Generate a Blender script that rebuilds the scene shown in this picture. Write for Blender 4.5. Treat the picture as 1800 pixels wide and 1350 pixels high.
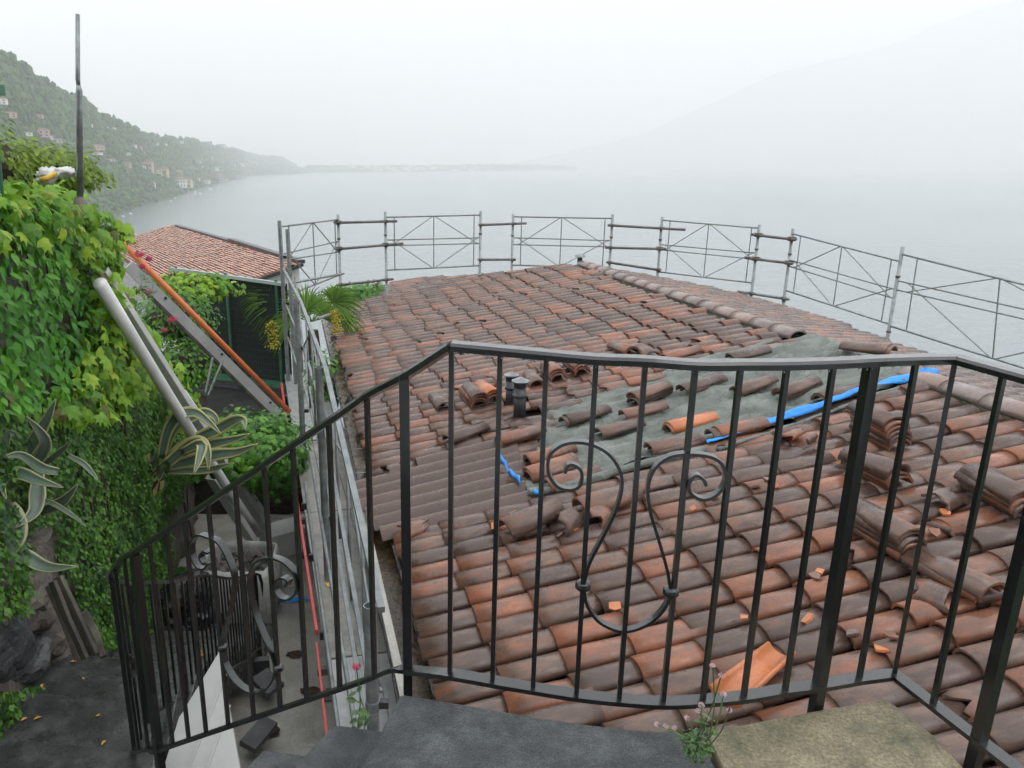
import bpy, math, random
import numpy as np
from mathutils import Vector, Matrix, noise as mnoise
for o in list(bpy.data.objects): bpy.data.objects.remove(o)
SC = bpy.context.scene
COL = SC.collection
rnd = random.Random(7)
R = math.radians
# ------------------------------------------------------------------ camera
PITCH = R(16.1); FOC = 1338.0; CX = 770.0; CY = 675.0      # px of the 1800 wide photograph
cam_d = bpy.data.cameras.new('camera'); cam = bpy.data.objects.new('camera', cam_d); COL.objects.link(cam)
cam_d.sensor_fit = 'HORIZONTAL'; cam_d.sensor_width = 36.0; cam_d.lens = FOC/1800*36.0
cam_d.shift_x = (900-CX)/1800.0
cam_d.clip_start = 0.05; cam_d.clip_end = 40000
cam.location = (0, 0, 0); cam.rotation_euler = (math.pi/2-PITCH, 0, 0)
SC.camera = cam
# ------------------------------------------------------------------ sky and light: flat overcast day
W = bpy.data.worlds.new('World'); SC.world = W; W.use_nodes = True
nt = W.node_tree; nt.nodes.clear()
def N(t, k, **kw):
    n = t.nodes.new(k)
    for a, b in kw.items(): setattr(n, a, b)
    return n
out = N(nt, 'ShaderNodeOutputWorld'); bg = N(nt, 'ShaderNodeBackground'); nt.links.new(bg.outputs[0], out.inputs[0])
sky = N(nt, 'ShaderNodeTexSky', sky_type='NISHITA', sun_disc=False)
sky.sun_elevation = R(55); sky.sun_rotation = R(120)
SKY_K = 1.0
tc = N(nt, 'ShaderNodeTexCoord'); mp = N(nt, 'ShaderNodeMapping'); mp.inputs['Scale'].default_value = (1, 1, 2.6)
nz = N(nt, 'ShaderNodeTexNoise'); nz.inputs['Scale'].default_value = 1.6; nz.inputs['Detail'].default_value = 6; nz.inputs['Roughness'].default_value = .5
nt.links.new(tc.outputs['Generated'], mp.inputs[0]); nt.links.new(mp.outputs[0], nz.inputs[0])
cr = N(nt, 'ShaderNodeValToRGB'); cr.color_ramp.elements[0].position = .3; cr.color_ramp.elements[1].position = .7
cr.color_ramp.elements[0].color = (10.8, 11.1, 11.5, 1); cr.color_ramp.elements[1].color = (13.8, 14.0, 14.2, 1)
nt.links.new(nz.outputs[0], cr.inputs[0])
mx = N(nt, 'ShaderNodeMixRGB'); mx.inputs[0].default_value = .93      # cloud cover
nt.links.new(sky.outputs[0], mx.inputs[1]); nt.links.new(cr.outputs[0], mx.inputs[2]); nt.links.new(mx.outputs[0], bg.inputs[0])
bg.inputs[1].default_value = .15
sun_d = bpy.data.lights.new('sun', 'SUN'); sun_d.energy = .6; sun_d.angle = R(25); sun_d.color = (1, .97, .93)
sun = bpy.data.objects.new('sun', sun_d); COL.objects.link(sun); sun.rotation_euler = (R(35), 0, R(60))
SC.view_settings.view_transform = 'Standard'; SC.view_settings.look = 'None'; SC.view_settings.exposure = 0; SC.view_settings.gamma = 1
SC.view_settings.use_curve_mapping = False
SC.cycles.max_bounces = 8; SC.cycles.volume_bounces = 5; SC.cycles.transparent_max_bounces = 12
# ------------------------------------------------------------------ geometry helpers
Fv = Vector((0, math.cos(PITCH), -math.sin(PITCH))); Uv = Vector((0, math.sin(PITCH), math.cos(PITCH)))
def ray(x, y): return Fv + Vector((1, 0, 0))*((x-CX)/FOC) + Uv*((CY-y)/FOC)
def at(x, y, d):
    r = ray(x, y); return r*(d/math.hypot(r.x, r.y))
def atz(x, y, z): r = ray(x, y); return r*(z/r.z)
def px(P):
    d = P.dot(Fv); return CX+P.x/d*FOC, CY-P.dot(Uv)/d*FOC
class MB:
    def __init__(s): s.v = []; s.f = []; s.tone = []; s.uv = []
    def add(s, vs, fs, tone=0., uvs=None):
        b = len(s.v); s.v += [tuple(v) for v in vs]; s.f += [tuple(i+b for i in f) for f in fs]
        if uvs is None: uvs = [(0, 0)]*len(vs)
        s.uv += [(a, c, tone) for a, c in uvs]
    def box(s, c, size, M=None, tone=0.):
        x, y, z = [k/2 for k in size]; c = Vector(c)
        vs = [Vector(p) for p in ((-x,-y,-z),(x,-y,-z),(x,y,-z),(-x,y,-z),(-x,-y,z),(x,-y,z),(x,y,z),(-x,y,z))]
        if M is not None: vs = [M @ v for v in vs]
        s.add([v+c for v in vs], [(0,3,2,1),(4,5,6,7),(0,1,5,4),(1,2,6,5),(2,3,7,6),(3,0,4,7)], tone)
    def beam(s, a, b, w, h, tone=0., up=Vector((0,0,1))):
        a = Vector(a); b = Vector(b); d = (b-a); L = d.length; d /= L
        if abs(d.dot(up)) > .98: up = Vector((0,1,0))
        sx = d.cross(up).normalized(); uz = sx.cross(d)
        s.box((a+b)/2, (w, L, h), Matrix((sx, d, uz)).transposed(), tone)
    def tube(s, pts, r, n=8, cap=True, tone=0.):
        pts = [Vector(p) for p in pts]; m = len(pts)
        rs = r if isinstance(r, (list, tuple)) else [r]*m
        vs = []; up = Vector((0, 0, 1)); last = None
        for i, p in enumerate(pts):
            d = (pts[min(i+1, m-1)]-pts[max(i-1, 0)]).normalized()
            if last is None:
                a = d.cross(up if abs(d.z) < .95 else Vector((0, 1, 0))).normalized()
            else: a = (last - d*last.dot(d)).normalized()
            last = a; b = d.cross(a)
            for k in range(n):
                t = 2*math.pi*k/n; vs.append(p+(a*math.cos(t)+b*math.sin(t))*rs[i])
        fs = [(i*n+k, i*n+(k+1) % n, (i+1)*n+(k+1) % n, (i+1)*n+k) for i in range(m-1) for k in range(n)]
        if cap: fs += [tuple(range(n-1, -1, -1)), tuple((m-1)*n+k for k in range(n))]
        s.add(vs, fs, tone)
    def strip(s, pts, w, h, upv=Vector((0, 0, 1)), bev=0.):      # flat bar swept along a path
        pts = [Vector(p) for p in pts]; m = len(pts); vs = []
        prof = [(-w/2, -h/2), (w/2, -h/2), (w/2, h/2-bev), (w/2-bev, h/2), (-w/2+bev, h/2), (-w/2, h/2-bev)] if bev else [(-w/2,-h/2),(w/2,-h/2),(w/2,h/2),(-w/2,h/2)]
        n = len(prof)
        for i, p in enumerate(pts):
            d = (pts[min(i+1, m-1)]-pts[max(i-1, 0)]).normalized()
            a = d.cross(upv).normalized(); b = a.cross(d)
            vs += [p+a*q[0]+b*q[1] for q in prof]
        fs = [(i*n+k, i*n+(k+1) % n, (i+1)*n+(k+1) % n, (i+1)*n+k) for i in range(m-1) for k in range(n)]
        fs += [tuple(range(n-1, -1, -1)), tuple((m-1)*n+k for k in range(n))]
        s.add(vs, fs)
    def prism(s, poly, a, b):           # poly: list of Vectors; extruded by offset vectors a -> b
        n = len(poly); a = Vector(a); b = Vector(b)
        s.add([Vector(p)+a for p in poly]+[Vector(p)+b for p in poly],
              [tuple(range(n-1, -1, -1)), tuple(range(n, 2*n))]+[(k, (k+1) % n, n+(k+1) % n, n+k) for k in range(n)])
    def mesh(s, name, smooth=False, bevel=0):
        me = bpy.data.meshes.new(name); me.from_pydata(s.v, [], s.f)
        at_ = me.attributes.new('tuv', 'FLOAT_VECTOR', 'POINT')
        at_.data.foreach_set('vector', np.array(s.uv, dtype=np.float32).ravel())
        if smooth: me.polygons.foreach_set('use_smooth', [True]*len(me.polygons))
        me.update(); return me
    def build(s, name, mat, parent=None, smooth=False, origin=None):
        if origin is None:
            A = np.array(s.v); origin = Vector(((A[:,0].min()+A[:,0].max())/2, (A[:,1].min()+A[:,1].max())/2, A[:,2].min()))
        o_ = Vector(origin); s.v = [(v[0]-o_.x, v[1]-o_.y, v[2]-o_.z) for v in s.v]
        me = s.mesh(name, smooth)
        if mat: me.materials.append(mat)
        o = bpy.data.objects.new(name, me); COL.objects.link(o)
        if parent is not None: o.parent = parent; o.location = o_ - WL(parent)
        else: o.location = o_
        return o
def WL(o):
    v = Vector(o.location)
    while o.parent: o = o.parent; v = v+Vector(o.location)
    return v
def tag(o, label=None, cat=None, group=None, kind=None):
    if label: o['label'] = label
    if cat: o['category'] = cat
    if group: o['group'] = group
    if kind: o['kind'] = kind
    return o
def thing(name, loc, label, cat, group=None):
    o = bpy.data.objects.new(name, None); COL.objects.link(o); o.location = loc; o.empty_display_size = .2
    return tag(o, label, cat, group)
def inst(me, name, M, parent=None):
    o = bpy.data.objects.new(name, me); COL.objects.link(o)
    if parent is not None: o.parent = parent; M = Matrix.Translation(-WL(parent)) @ M
    o.matrix_basis = M
    return o
def bevel(o, w, seg=2):
    m = o.modifiers.new('bevel', 'BEVEL'); m.width = w; m.segments = seg; m.limit_method = 'ANGLE'; return o
def inpoly(x, y, P):
    c = False; j = len(P)-1
    for i in range(len(P)):
        if (P[i][1] > y) != (P[j][1] > y) and x < (P[j][0]-P[i][0])*(y-P[i][1])/(P[j][1]-P[i][1])+P[i][0]: c = not c
        j = i
    return c
def interp(x, T):
    if x <= T[0][0]: return T[0][1]
    for (a, b), (c, d) in zip(T, T[1:]):
        if x <= c: return b+(d-b)*(x-a)/(c-a)
    return T[-1][1]
# ------------------------------------------------------------------ materials
def new_mat(name):
    m = bpy.data.materials.new(name); m.use_nodes = True; t = m.node_tree
    return m, t, t.nodes['Principled BSDF']
def ramp(t, fac, stops):
    r = N(t, 'ShaderNodeValToRGB'); e = r.color_ramp.elements
    while len(e) < len(stops): e.new(.5)
    for k, (p, c) in enumerate(stops): e[k].position = p; e[k].color = (*c, 1)
    t.links.new(fac, r.inputs[0]); return r.outputs[0]
def noise(t, scale, detail=5, rough=.55, vec=None, stretch=None, dist=0.):
    n = N(t, 'ShaderNodeTexNoise'); n.inputs['Scale'].default_value = scale; n.inputs['Detail'].default_value = detail
    n.inputs['Roughness'].default_value = rough; n.inputs['Distortion'].default_value = dist
    if vec is None: vec = N(t, 'ShaderNodeNewGeometry').outputs['Position']
    if stretch:
        m = N(t, 'ShaderNodeMapping'); m.inputs['Scale'].default_value = stretch; t.links.new(vec, m.inputs[0]); vec = m.outputs[0]
    t.links.new(vec, n.inputs['Vector']); return n.outputs[0]
def mixc(t, f, a, b, mode='MIX'):
    m = N(t, 'ShaderNodeMixRGB', blend_type=mode)
    for k, q in ((0, f), (1, a), (2, b)):
        if hasattr(q, 'is_output'): t.links.new(q, m.inputs[k])
        elif k == 0: m.inputs[0].default_value = q
        else: m.inputs[k].default_value = (*q, 1)
    return m.outputs[0]
def mth(t, op, a, b=0.):
    m = N(t, 'ShaderNodeMath', operation=op)
    for k, q in ((0, a), (1, b)):
        if hasattr(q, 'is_output'): t.links.new(q, m.inputs[k])
        else: m.inputs[k].default_value = q
    return m.outputs[0]
def bump(t, b, h, strength, dist=.01):
    k = N(t, 'ShaderNodeBump'); k.inputs['Strength'].default_value = strength; k.inputs['Distance'].default_value = dist
    t.links.new(h, k.inputs['Height']); t.links.new(k.outputs[0], b.inputs['Normal'])
def pm(name, stops, scale=8, rough=.5, bmp=.3, bscale=40, metal=0., rvar=.15, stretch=None, spec=.5, bd=.004, detail=7):
    m, t, b = new_mat(name)
    n1 = noise(t, scale, detail, .62, stretch=stretch)
    t.links.new(ramp(t, n1, stops), b.inputs['Base Color'])
    n2 = noise(t, bscale, 5, .6)
    if rvar:
        t.links.new(mth(t, 'ADD', mth(t, 'MULTIPLY', noise(t, scale*1.7, 3), rvar*2), rough-rvar), b.inputs['Roughness'])
    else: b.inputs['Roughness'].default_value = rough
    b.inputs['Metallic'].default_value = metal; b.inputs['Specular IOR Level'].default_value = spec
    if bmp: bump(t, b, n2, bmp, bd)
    return m
def grain(m, scale, lo=.55, hi=1.5, k=.8):
    t = m.node_tree; b = t.nodes['Principled BSDF']; src = b.inputs['Base Color'].links[0].from_socket
    g = ramp(t, noise(t, scale, 4, .75), [(.32, (lo,)*3), (.5, (1,)*3), (.68, (hi,)*3)])
    t.links.new(mixc(t, k, src, g, 'MULTIPLY'), b.inputs['Base Color'])
def wet(m, w=1., r=.1):
    b = m.node_tree.nodes['Principled BSDF']; b.inputs['Coat Weight'].default_value = w; b.inputs['Coat Roughness'].default_value = r
M = {}
M['iron'] = pm('wet_black_iron', [(.3, (.005,.0055,.0065)), (.7, (.0115,.0118,.013))], 30, .33, .25, 120, 0, .12, bd=.001)
wet(M['iron'], .8, .15)
M['galv'] = pm('galvanised_steel', [(.3, (.15,.165,.17)), (.7, (.29,.31,.31))], 9, .45, .1, 90, .4, .15, bd=.001)
M['galv_d'] = pm('weathered_scaffold_tube', [(.3, (.10,.10,.10)), (.62, (.20,.17,.155)), (.75, (.36,.36,.35))], 7, .45, .25, 90, .4, .15, bd=.001)
M['galv_p'] = pm('grey_scaffold_post', [(.3, (.17,.19,.19)), (.6, (.30,.33,.33)), (.8,(.45,.46,.45))], 14, .4, .15, 60, .55, .15, bd=.001)
M['red'] = pm('red_paint', [(.3, (.42,.03,.03)), (.7, (.6,.07,.06))], 10, .4, .1, 60)
M['deckmetal'] = pm('ribbed_alu_deck', [(.3, (.26,.27,.27)), (.7, (.46,.47,.46))], 5, .45, .15, 60, .35, .15)
M['deckwood'] = pm('wet_grey_boards', [(.25, (.13,.13,.12)), (.5, (.23,.225,.20)), (.75, (.33,.32,.29))], 5, .42, .6, 50, 0, .2, bd=.003)
M['slab'] = pm('dark_wet_granite', [(.25, (.018,.021,.022)), (.45, (.043,.049,.052)), (.6, (.07,.078,.08)), (.8, (.12,.125,.12))], 7, .45, 1., 130, 0, .22, bd=.006, detail=14)
M['slab2'] = pm('mossy_sandstone', [(.25, (.06,.062,.035)), (.42, (.165,.145,.088)), (.60, (.25,.215,.135)), (.8, (.34,.30,.205))], 11, .6, .7, 110, 0, .2, bd=.004, detail=12)
grain(M['slab'], 260, .35, 2.4, .9); grain(M['slab'], 18, .5, 1.5, .8); grain(M['slab2'], 120, .5, 1.6, 1.)
M['stone'] = pm('rough_wall_stone', [(.25, (.035,.032,.028)), (.5, (.11,.095,.08)), (.75, (.22,.19,.16))], 6, .55, .9, 25, 0, .2, bd=.02)
M['stone2'] = pm('dark_slate_stone', [(.3, (.02,.024,.025)), (.7, (.10,.11,.11))], 9, .4, .9, 25, 0, .2, stretch=(1, 1, 4), bd=.02)
M['render_wall'] = pm('old_render', [(.3, (.07,.065,.055)), (.5, (.15,.13,.11)), (.75, (.24,.22,.19))], 2.5, .7, .5, 30, 0, .1)
M['concrete'] = pm('wet_concrete', [(.25, (.20,.195,.165)), (.5, (.40,.385,.34)), (.75, (.52,.50,.45))], 2.2, .33, .5, 35, 0, .2, bd=.01)
M['stair'] = pm('wet_stair_stone', [(.25, (.018,.019,.018)), (.5, (.045,.048,.046)), (.8, (.12,.125,.12))], 9, .3, .6, 60, 0, .22, bd=.004, detail=12)
grain(M['stair'], 160, .5, 1.9); grain(M['concrete'], 90, .65, 1.4); grain(M['deckwood'], 120, .6, 1.4)
M['gutter'] = pm('muddy_gutter', [(.3, (.02,.014,.008)), (.55, (.075,.05,.022)), (.8, (.17,.13,.07))], 9, .25, .7, 30, 0, .15, bd=.01)
M['gutmetal'] = pm('grey_gutter_metal', [(.3, (.05,.05,.052)), (.7, (.20,.205,.21))], 12, .35, .3, 40, .4, .15)
M['lining'] = pm('black_lining', [(.3, (.02,.02,.022)), (.7, (.085,.083,.085))], 6, .28, .8, 12, 0, .1, bd=.02)
M['mortar'] = pm('mossy_mortar', [(.25, (.02,.018,.012)), (.5, (.08,.07,.05)), (.65, (.07,.08,.03)), (.8, (.24,.21,.17))], 22, .8, 1., 45, 0, .1, bd=.02)
M['flue'] = pm('grey_flue_metal', [(.3, (.022,.024,.027)), (.7, (.07,.075,.08))], 12, .33, .3, 50, .3, .1)
M['fluecap'] = pm('light_flue_cap', [(.3, (.16,.17,.18)), (.7, (.34,.35,.36))], 12, .35, .2, 50, .5, .1)
M['blue'] = pm('blue_plastic', [(.3, (.01,.22,.75)), (.7, (.02,.36,.92))], 9, .35, .5, 14, 0, .1, bd=.02)
M['white'] = pm('white_plastic', [(.3, (.66,.67,.66)), (.7, (.80,.80,.78))], 4, .35, .15, 40, 0, .1)
M['slate'] = pm('dark_slate', [(.3, (.03,.033,.035)), (.7, (.09,.095,.098))], 9, .4, .3, 40, 0, .15, bd=.002)
M['dullwhite'] = pm('dull_white_plastic', [(.3, (.42,.43,.42)), (.7, (.54,.54,.52))], 3, .4, .15, 40, 0, .1)
M['whitewall'] = pm('white_wall', [(.3, (.5,.51,.5)), (.7, (.74,.74,.72))], 2, .7, .2, 40, 0, .05)
M['greyplastic'] = pm('grey_plastic', [(.3, (.46,.47,.46)), (.7, (.62,.63,.61))], 4, .35, .1, 40, 0, .1)
M['sack'] = pm('dirty_sack', [(.25, (.28,.28,.27)), (.5, (.55,.55,.53)), (.8, (.72,.72,.69))], 6, .55, .6, 30, 0, .1, bd=.01)
M['bin'] = pm('black_plastic', [(.3, (.008,.008,.009)), (.7, (.035,.035,.037))], 6, .25, .8, 14, 0, .08, bd=.02)
M['orange'] = pm('orange_rail', [(.3, (.55,.13,.035)), (.7, (.68,.19,.06))], 5, .4, .15, 40, 0, .1)
M['alu'] = pm('dull_aluminium', [(.3, (.30,.31,.31)), (.7, (.44,.44,.43))], 4, .4, .15, 40, .1, .1)
M['greenmetal'] = pm('green_paint', [(.3, (.02,.09,.05)), (.7, (.05,.17,.10))], 7, .4, .2, 40, 0, .1)
M['greenledge'] = pm('pale_green_rail', [(.3, (.25,.33,.30)), (.7, (.4,.47,.44))], 7, .4, .2, 40, 0, .1)
M['wiregreen'] = pm('dark_green_wire', [(.3, (.012,.045,.03)), (.7, (.02,.07,.045))], 12, .5, 0)
M['darknet'] = pm('dark_green_net', [(.3, (.004,.007,.006)), (.7, (.014,.022,.016))], 12, .8, .6, 30, 0, .05)
M['asphalt'] = pm('dark_felt', [(.3, (.018,.018,.018)), (.6, (.045,.045,.044)), (.8, (.09,.09,.088))], 2, .35, .3, 60, 0, .2)
M['wood'] = pm('old_wood', [(.3, (.025,.022,.018)), (.55, (.075,.065,.05)), (.8, (.22,.20,.15))], 10, .6, .8, 40, 0, .1, stretch=(1, 1, .2))
M['soil'] = pm('dark_soil', [(.3, (.012,.010,.007)), (.6, (.04,.032,.022)), (.8, (.08,.06,.04))], 14, .8, 1., 25, 0, .1, bd=.03)
M['rubble'] = pm('rubble', [(.3, (.05,.045,.04)), (.7, (.22,.2,.18))], 14, .7, 1., 25, 0, .1, bd=.03)
M['yellow'] = pm('yellow_band', [(.3, (.75,.45,.05)), (.7, (.85,.6,.12))], 9, .5, .2, 40)
M['deadleaf'] = pm('dead_leaf', [(.3, (.35,.12,.02)), (.7, (.62,.36,.06))], 30, .5, .2, 40)
M['trunk'] = pm('brown_bark', [(.3, (.03,.018,.012)), (.7, (.10,.06,.04))], 14, .8, .9, 30, 0, .1, bd=.02)
M['twig'] = pm('dark_twigs', [(.3, (.02,.014,.01)), (.7, (.07,.045,.03))], 14, .8, .4, 30)
M['yflower'] = pm('yellow_inflorescence', [(.3, (.35,.26,.02)), (.7, (.62,.5,.05))], 20, .6, .4, 30)
M['pink'] = pm('crimson_petals', [(.3, (.42,.02,.08)), (.7, (.72,.07,.18))], 40, .6, .2, 90)
M['palepink'] = pm('pale_pink_petals', [(.3, (.6,.32,.36)), (.7, (.8,.68,.68))], 40, .6, .2, 90)
M['glass'] = pm('dark_window', [(.3, (.02,.025,.03)), (.7, (.06,.065,.07))], 1, .15, 0, 40)
def clay(name, org, dark, obj_rand=True, bias=.0):
    m, t, b = new_mat(name)
    a = N(t, 'ShaderNodeAttribute', attribute_name='tuv'); sp = N(t, 'ShaderNodeSeparateXYZ'); t.links.new(a.outputs['Vector'], sp.inputs[0])
    tone = sp.outputs[2]
    if obj_rand: tone = mth(t, 'FRACT', mth(t, 'ADD', tone, N(t, 'ShaderNodeObjectInfo').outputs['Random']))
    # firing colour: patchy orange showing at one end of a tile on some tiles
    cv = N(t, 'ShaderNodeCombineXYZ')
    t.links.new(mth(t, 'MULTIPLY', sp.outputs[0], 1.6), cv.inputs[0]); t.links.new(mth(t, 'MULTIPLY', sp.outputs[1], 1.1), cv.inputs[1]); t.links.new(mth(t, 'MULTIPLY', tone, 37.), cv.inputs[2])
    n = noise(t, 1.5, 4, .6, cv.outputs[0])
    k = mth(t, 'MULTIPLY', mth(t, 'SUBTRACT', mth(t, 'POWER', tone, 1.3), .5), .45)
    endk = mth(t, 'MULTIPLY', mth(t, 'SUBTRACT', .45, sp.outputs[0]), .22)
    f = mth(t, 'ADD', mth(t, 'ADD', mth(t, 'ADD', n, k), endk), bias)
    cv2 = N(t, 'ShaderNodeCombineXYZ'); t.links.new(mth(t, 'MULTIPLY', sp.outputs[0], 1.3), cv2.inputs[0]); t.links.new(mth(t, 'MULTIPLY', sp.outputs[1], 7.), cv2.inputs[1]); t.links.new(mth(t, 'MULTIPLY', tone, 61.), cv2.inputs[2])
    fine = noise(t, 1.6, 4, .55, cv2.outputs[0])
    f = mth(t, 'ADD', f, mth(t, 'MULTIPLY', mth(t, 'SUBTRACT', fine, .5), .26))
    col = ramp(t, f, [(.34, dark[0]), (.50, dark[1]), (.66, org[0]), (.88, org[1])])
    hsv = N(t, 'ShaderNodeHueSaturation'); t.links.new(col, hsv.inputs['Color'])
    t.links.new(mth(t, 'ADD', mth(t, 'MULTIPLY', mth(t, 'FRACT', mth(t, 'MULTIPLY', tone, 7.3)), .26), .90), hsv.inputs['Value'])
    col = hsv.outputs[0]
    sp2 = ramp(t, noise(t, 60, 5, .7), [(.36, (.7,.7,.7)), (.5, (1,1,1))])
    col = mixc(t, .6, col, sp2, 'MULTIPLY')
    lich = ramp(t, noise(t, 34, 8, .8), [(.64, (0,0,0)), (.70, (1,1,1))])
    col = mixc(t, mth(t, 'MULTIPLY', lich, .35), col, (.055,.045,.036))
    pal = ramp(t, noise(t, 2.3, 5, .7), [(.60, (0,0,0)), (.78, (1,1,1))])
    col = mixc(t, mth(t, 'MULTIPLY', pal, .22), col, (.24,.20,.17))
    t.links.new(col, b.inputs['Base Color'])
    t.links.new(mth(t, 'ADD', mth(t, 'MULTIPLY', noise(t, 5, 4), .4), .08), b.inputs['Roughness'])
    b.inputs['Specular IOR Level'].default_value = .55
    bump(t, b, noise(t, 70, 6, .7), .2, .0015)
    return m
DK = ((.100,.064,.051), (.155,.094,.070)); OR = ((.225,.098,.060), (.35,.135,.070))
M['clay'] = clay('roof_clay', OR, DK)
M['clay_o'] = clay('orange_clay', ((.40,.13,.055), (.55,.19,.075)), ((.2,.1,.07),(.3,.12,.07)), True, .3)
M['clay_r'] = clay('ridge_clay', ((.28,.20,.17), (.32,.22,.18)), ((.23,.185,.165),(.29,.235,.21)))
M['clay_s'] = clay('brown_sheet', ((.12,.070,.055), (.14,.08,.062)), ((.094,.058,.045),(.115,.07,.054)), False)
M['clay_n'] = clay('neighbour_clay', ((.48,.22,.13), (.58,.28,.17)), ((.30,.16,.11),(.42,.20,.13)), False)
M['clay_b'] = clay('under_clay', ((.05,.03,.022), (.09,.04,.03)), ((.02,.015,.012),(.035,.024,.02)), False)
def tarpmat():
    m, t, b = new_mat('grey_green_tarp')
    t.links.new(ramp(t, noise(t, 4, 6, .6), [(.3, (.085,.10,.085)), (.5, (.14,.16,.138)), (.72, (.23,.255,.23))]), b.inputs['Base Color'])
    t.links.new(mth(t, 'ADD', mth(t, 'MULTIPLY', noise(t, 6, 3), .3), .18), b.inputs['Roughness'])
    w = noise(t, 9, 5, .6, stretch=(1, .6, 1), dist=1.2); bump(t, b, w, 1., .035); return m
M['tarp'] = tarpmat()
def leafmat(name, stops, rough=.38, trans=.3):
    m, t, b = new_mat(name)
    a = N(t, 'ShaderNodeAttribute', attribute_name='tuv'); sp = N(t, 'ShaderNodeSeparateXYZ'); t.links.new(a.outputs['Vector'], sp.inputs[0])
    f = mth(t, 'FRACT', mth(t, 'ADD', sp.outputs[2], N(t, 'ShaderNodeObjectInfo').outputs['Random']))
    col = ramp(t, f, stops)
    col = mixc(t, .6, col, ramp(t, noise(t, 25, 3), [(.3, (.6,.62,.6)), (.7, (1.15,1.15,1.1))]), 'MULTIPLY')
    t.links.new(col, b.inputs['Base Color']); b.inputs['Roughness'].default_value = rough
    tr = N(t, 'ShaderNodeBsdfTranslucent'); t.links.new(mixc(t, .5, col, (.25,.5,.05)), tr.inputs[0])
    ms = N(t, 'ShaderNodeMixShader'); ms.inputs[0].default_value = trans
    t.links.new(b.outputs[0], ms.inputs[1]); t.links.new(tr.outputs[0], ms.inputs[2])
    t.links.new(ms.outputs[0], t.nodes['Material Output'].inputs['Surface']); return m
M['lf_creeper'] = leafmat('creeper_leaf', [(0, (.20,.10,.03)), (.06, (.07,.20,.012)), (.5, (.16,.36,.018)), (.85, (.30,.50,.025)), (1, (.42,.56,.04))], .5, .35)
M['lf_vine'] = leafmat('oval_leaf', [(0, (.16,.11,.03)), (.05, (.04,.18,.015)), (.6, (.09,.33,.022)), (1, (.19,.47,.035))], .48, .35)
M['lf_fig'] = leafmat('small_fig_leaf', [(0, (.018,.07,.010)), (.6, (.05,.16,.016)), (1, (.13,.30,.025))], .5, .25)
M['lf_bush'] = leafmat('olive_leaf', [(0, (.06,.10,.010)), (.6, (.14,.23,.018)), (1, (.30,.38,.03))], .5, .25)
M['lf_shrub'] = leafmat('shrub_leaf', [(0, (.03,.12,.012)), (.6, (.07,.24,.018)), (1, (.16,.38,.03))], .4, .25)
M['lf_palm'] = leafmat('palm_leaf', [(0, (.09,.19,.03)), (.6, (.17,.33,.06)), (1, (.3,.47,.11))], .45, .3)
M['lf_herb'] = leafmat('herb_leaf', [(0, (.06,.12,.05)), (1, (.14,.25,.08))], .5, .2)
def agavemat():
    m, t, b = new_mat('variegated_agave')
    a = N(t, 'ShaderNodeAttribute', attribute_name='tuv'); sp = N(t, 'ShaderNodeSeparateXYZ'); t.links.new(a.outputs['Vector'], sp.inputs[0])
    v = mth(t, 'ABSOLUTE', sp.outputs[1])
    v = mth(t, 'ADD', v, mth(t, 'MULTIPLY', mth(t, 'SUBTRACT', noise(t, 14, 4), .5), .12))
    col = ramp(t, v, [(.0, (.13,.19,.14)), (.62, (.085,.135,.10)), (.70, (.42,.42,.16)), (.95, (.5,.47,.2))])
    col = mixc(t, ramp(t, noise(t, 11, 6, .7), [(.60, (0,0,0)), (.70, (.7,.7,.7))]), col, (.16,.09,.05))
    t.links.new(col, b.inputs['Base Color']); b.inputs['Roughness'].default_value = .4
    return m
M['agave'] = agavemat()
M['agave2'] = M['agave'].copy(); [setattr(n_.color_ramp.elements[k_], 'color', c_) for n_ in M['agave2'].node_tree.nodes if n_.type == 'VALTORGB' and len(n_.color_ramp.elements) == 4 for k_, c_ in ((0, (.13,.19,.145,1)), (1, (.10,.15,.11,1)), (2, (.38,.39,.2,1)), (3, (.46,.45,.25,1)))]; [setattr(e, 'position', q) for n_ in M['agave2'].node_tree.nodes if n_.type == 'VALTORGB' and len(n_.color_ramp.elements) == 4 for e, q in zip(n_.color_ramp.elements, (0, .78, .86, .98))]
M['hill'] = pm('forest_ground', [(.3, (.018,.04,.014)), (.6, (.045,.085,.028)), (.8, (.09,.13,.045))], .012, .9, 0, 1, 0, 0)
M['forest'] = leafmat('far_forest', [(0, (.018,.055,.016)), (.55, (.045,.115,.028)), (1, (.10,.19,.045))], .9, 0)
for nm, c in (('hw_white', (.75,.75,.72)), ('hw_cream', (.62,.55,.40)), ('hw_pink', (.55,.40,.34)), ('hw_yellow', (.6,.5,.22)), ('hw_grey', (.42,.42,.41))):
    M[nm] = pm(nm, [(.3, tuple(k*.85 for k in c)), (.7, c)], .2, .8, 0, 1, 0, 0)
M['mountain'] = pm('mist_painted_slope', [(.3, (.36,.39,.39)), (.7, (.46,.49,.49))], .002, .9, 0, 1, 0, 0)  # mist fade painted into the colour, paler than the slope itself
M['hroof'] = pm('far_roof', [(.3, (.14,.08,.06)), (.7, (.26,.14,.10))], .1, .8, 0, 1, 0, 0)
def watermat():
    m, t, b = new_mat('lake_water')
    b.inputs['Base Color'].default_value = (.17,.205,.215,1); b.inputs['IOR'].default_value = 1.33
    b.inputs['Roughness'].default_value = .16; b.inputs['Specular IOR Level'].default_value = .9
    n = noise(t, .035, 6, .6, stretch=(1, 2.2, 1)); col = ramp(t, noise(t, .0025, 4, .6, stretch=(1, .5, 1)), [(.35, (.16,.195,.202)), (.65, (.21,.245,.25))])
    t.links.new(col, b.inputs['Base Color']); bump(t, b, n, .16, 5.); return m
M['water'] = watermat()
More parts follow.
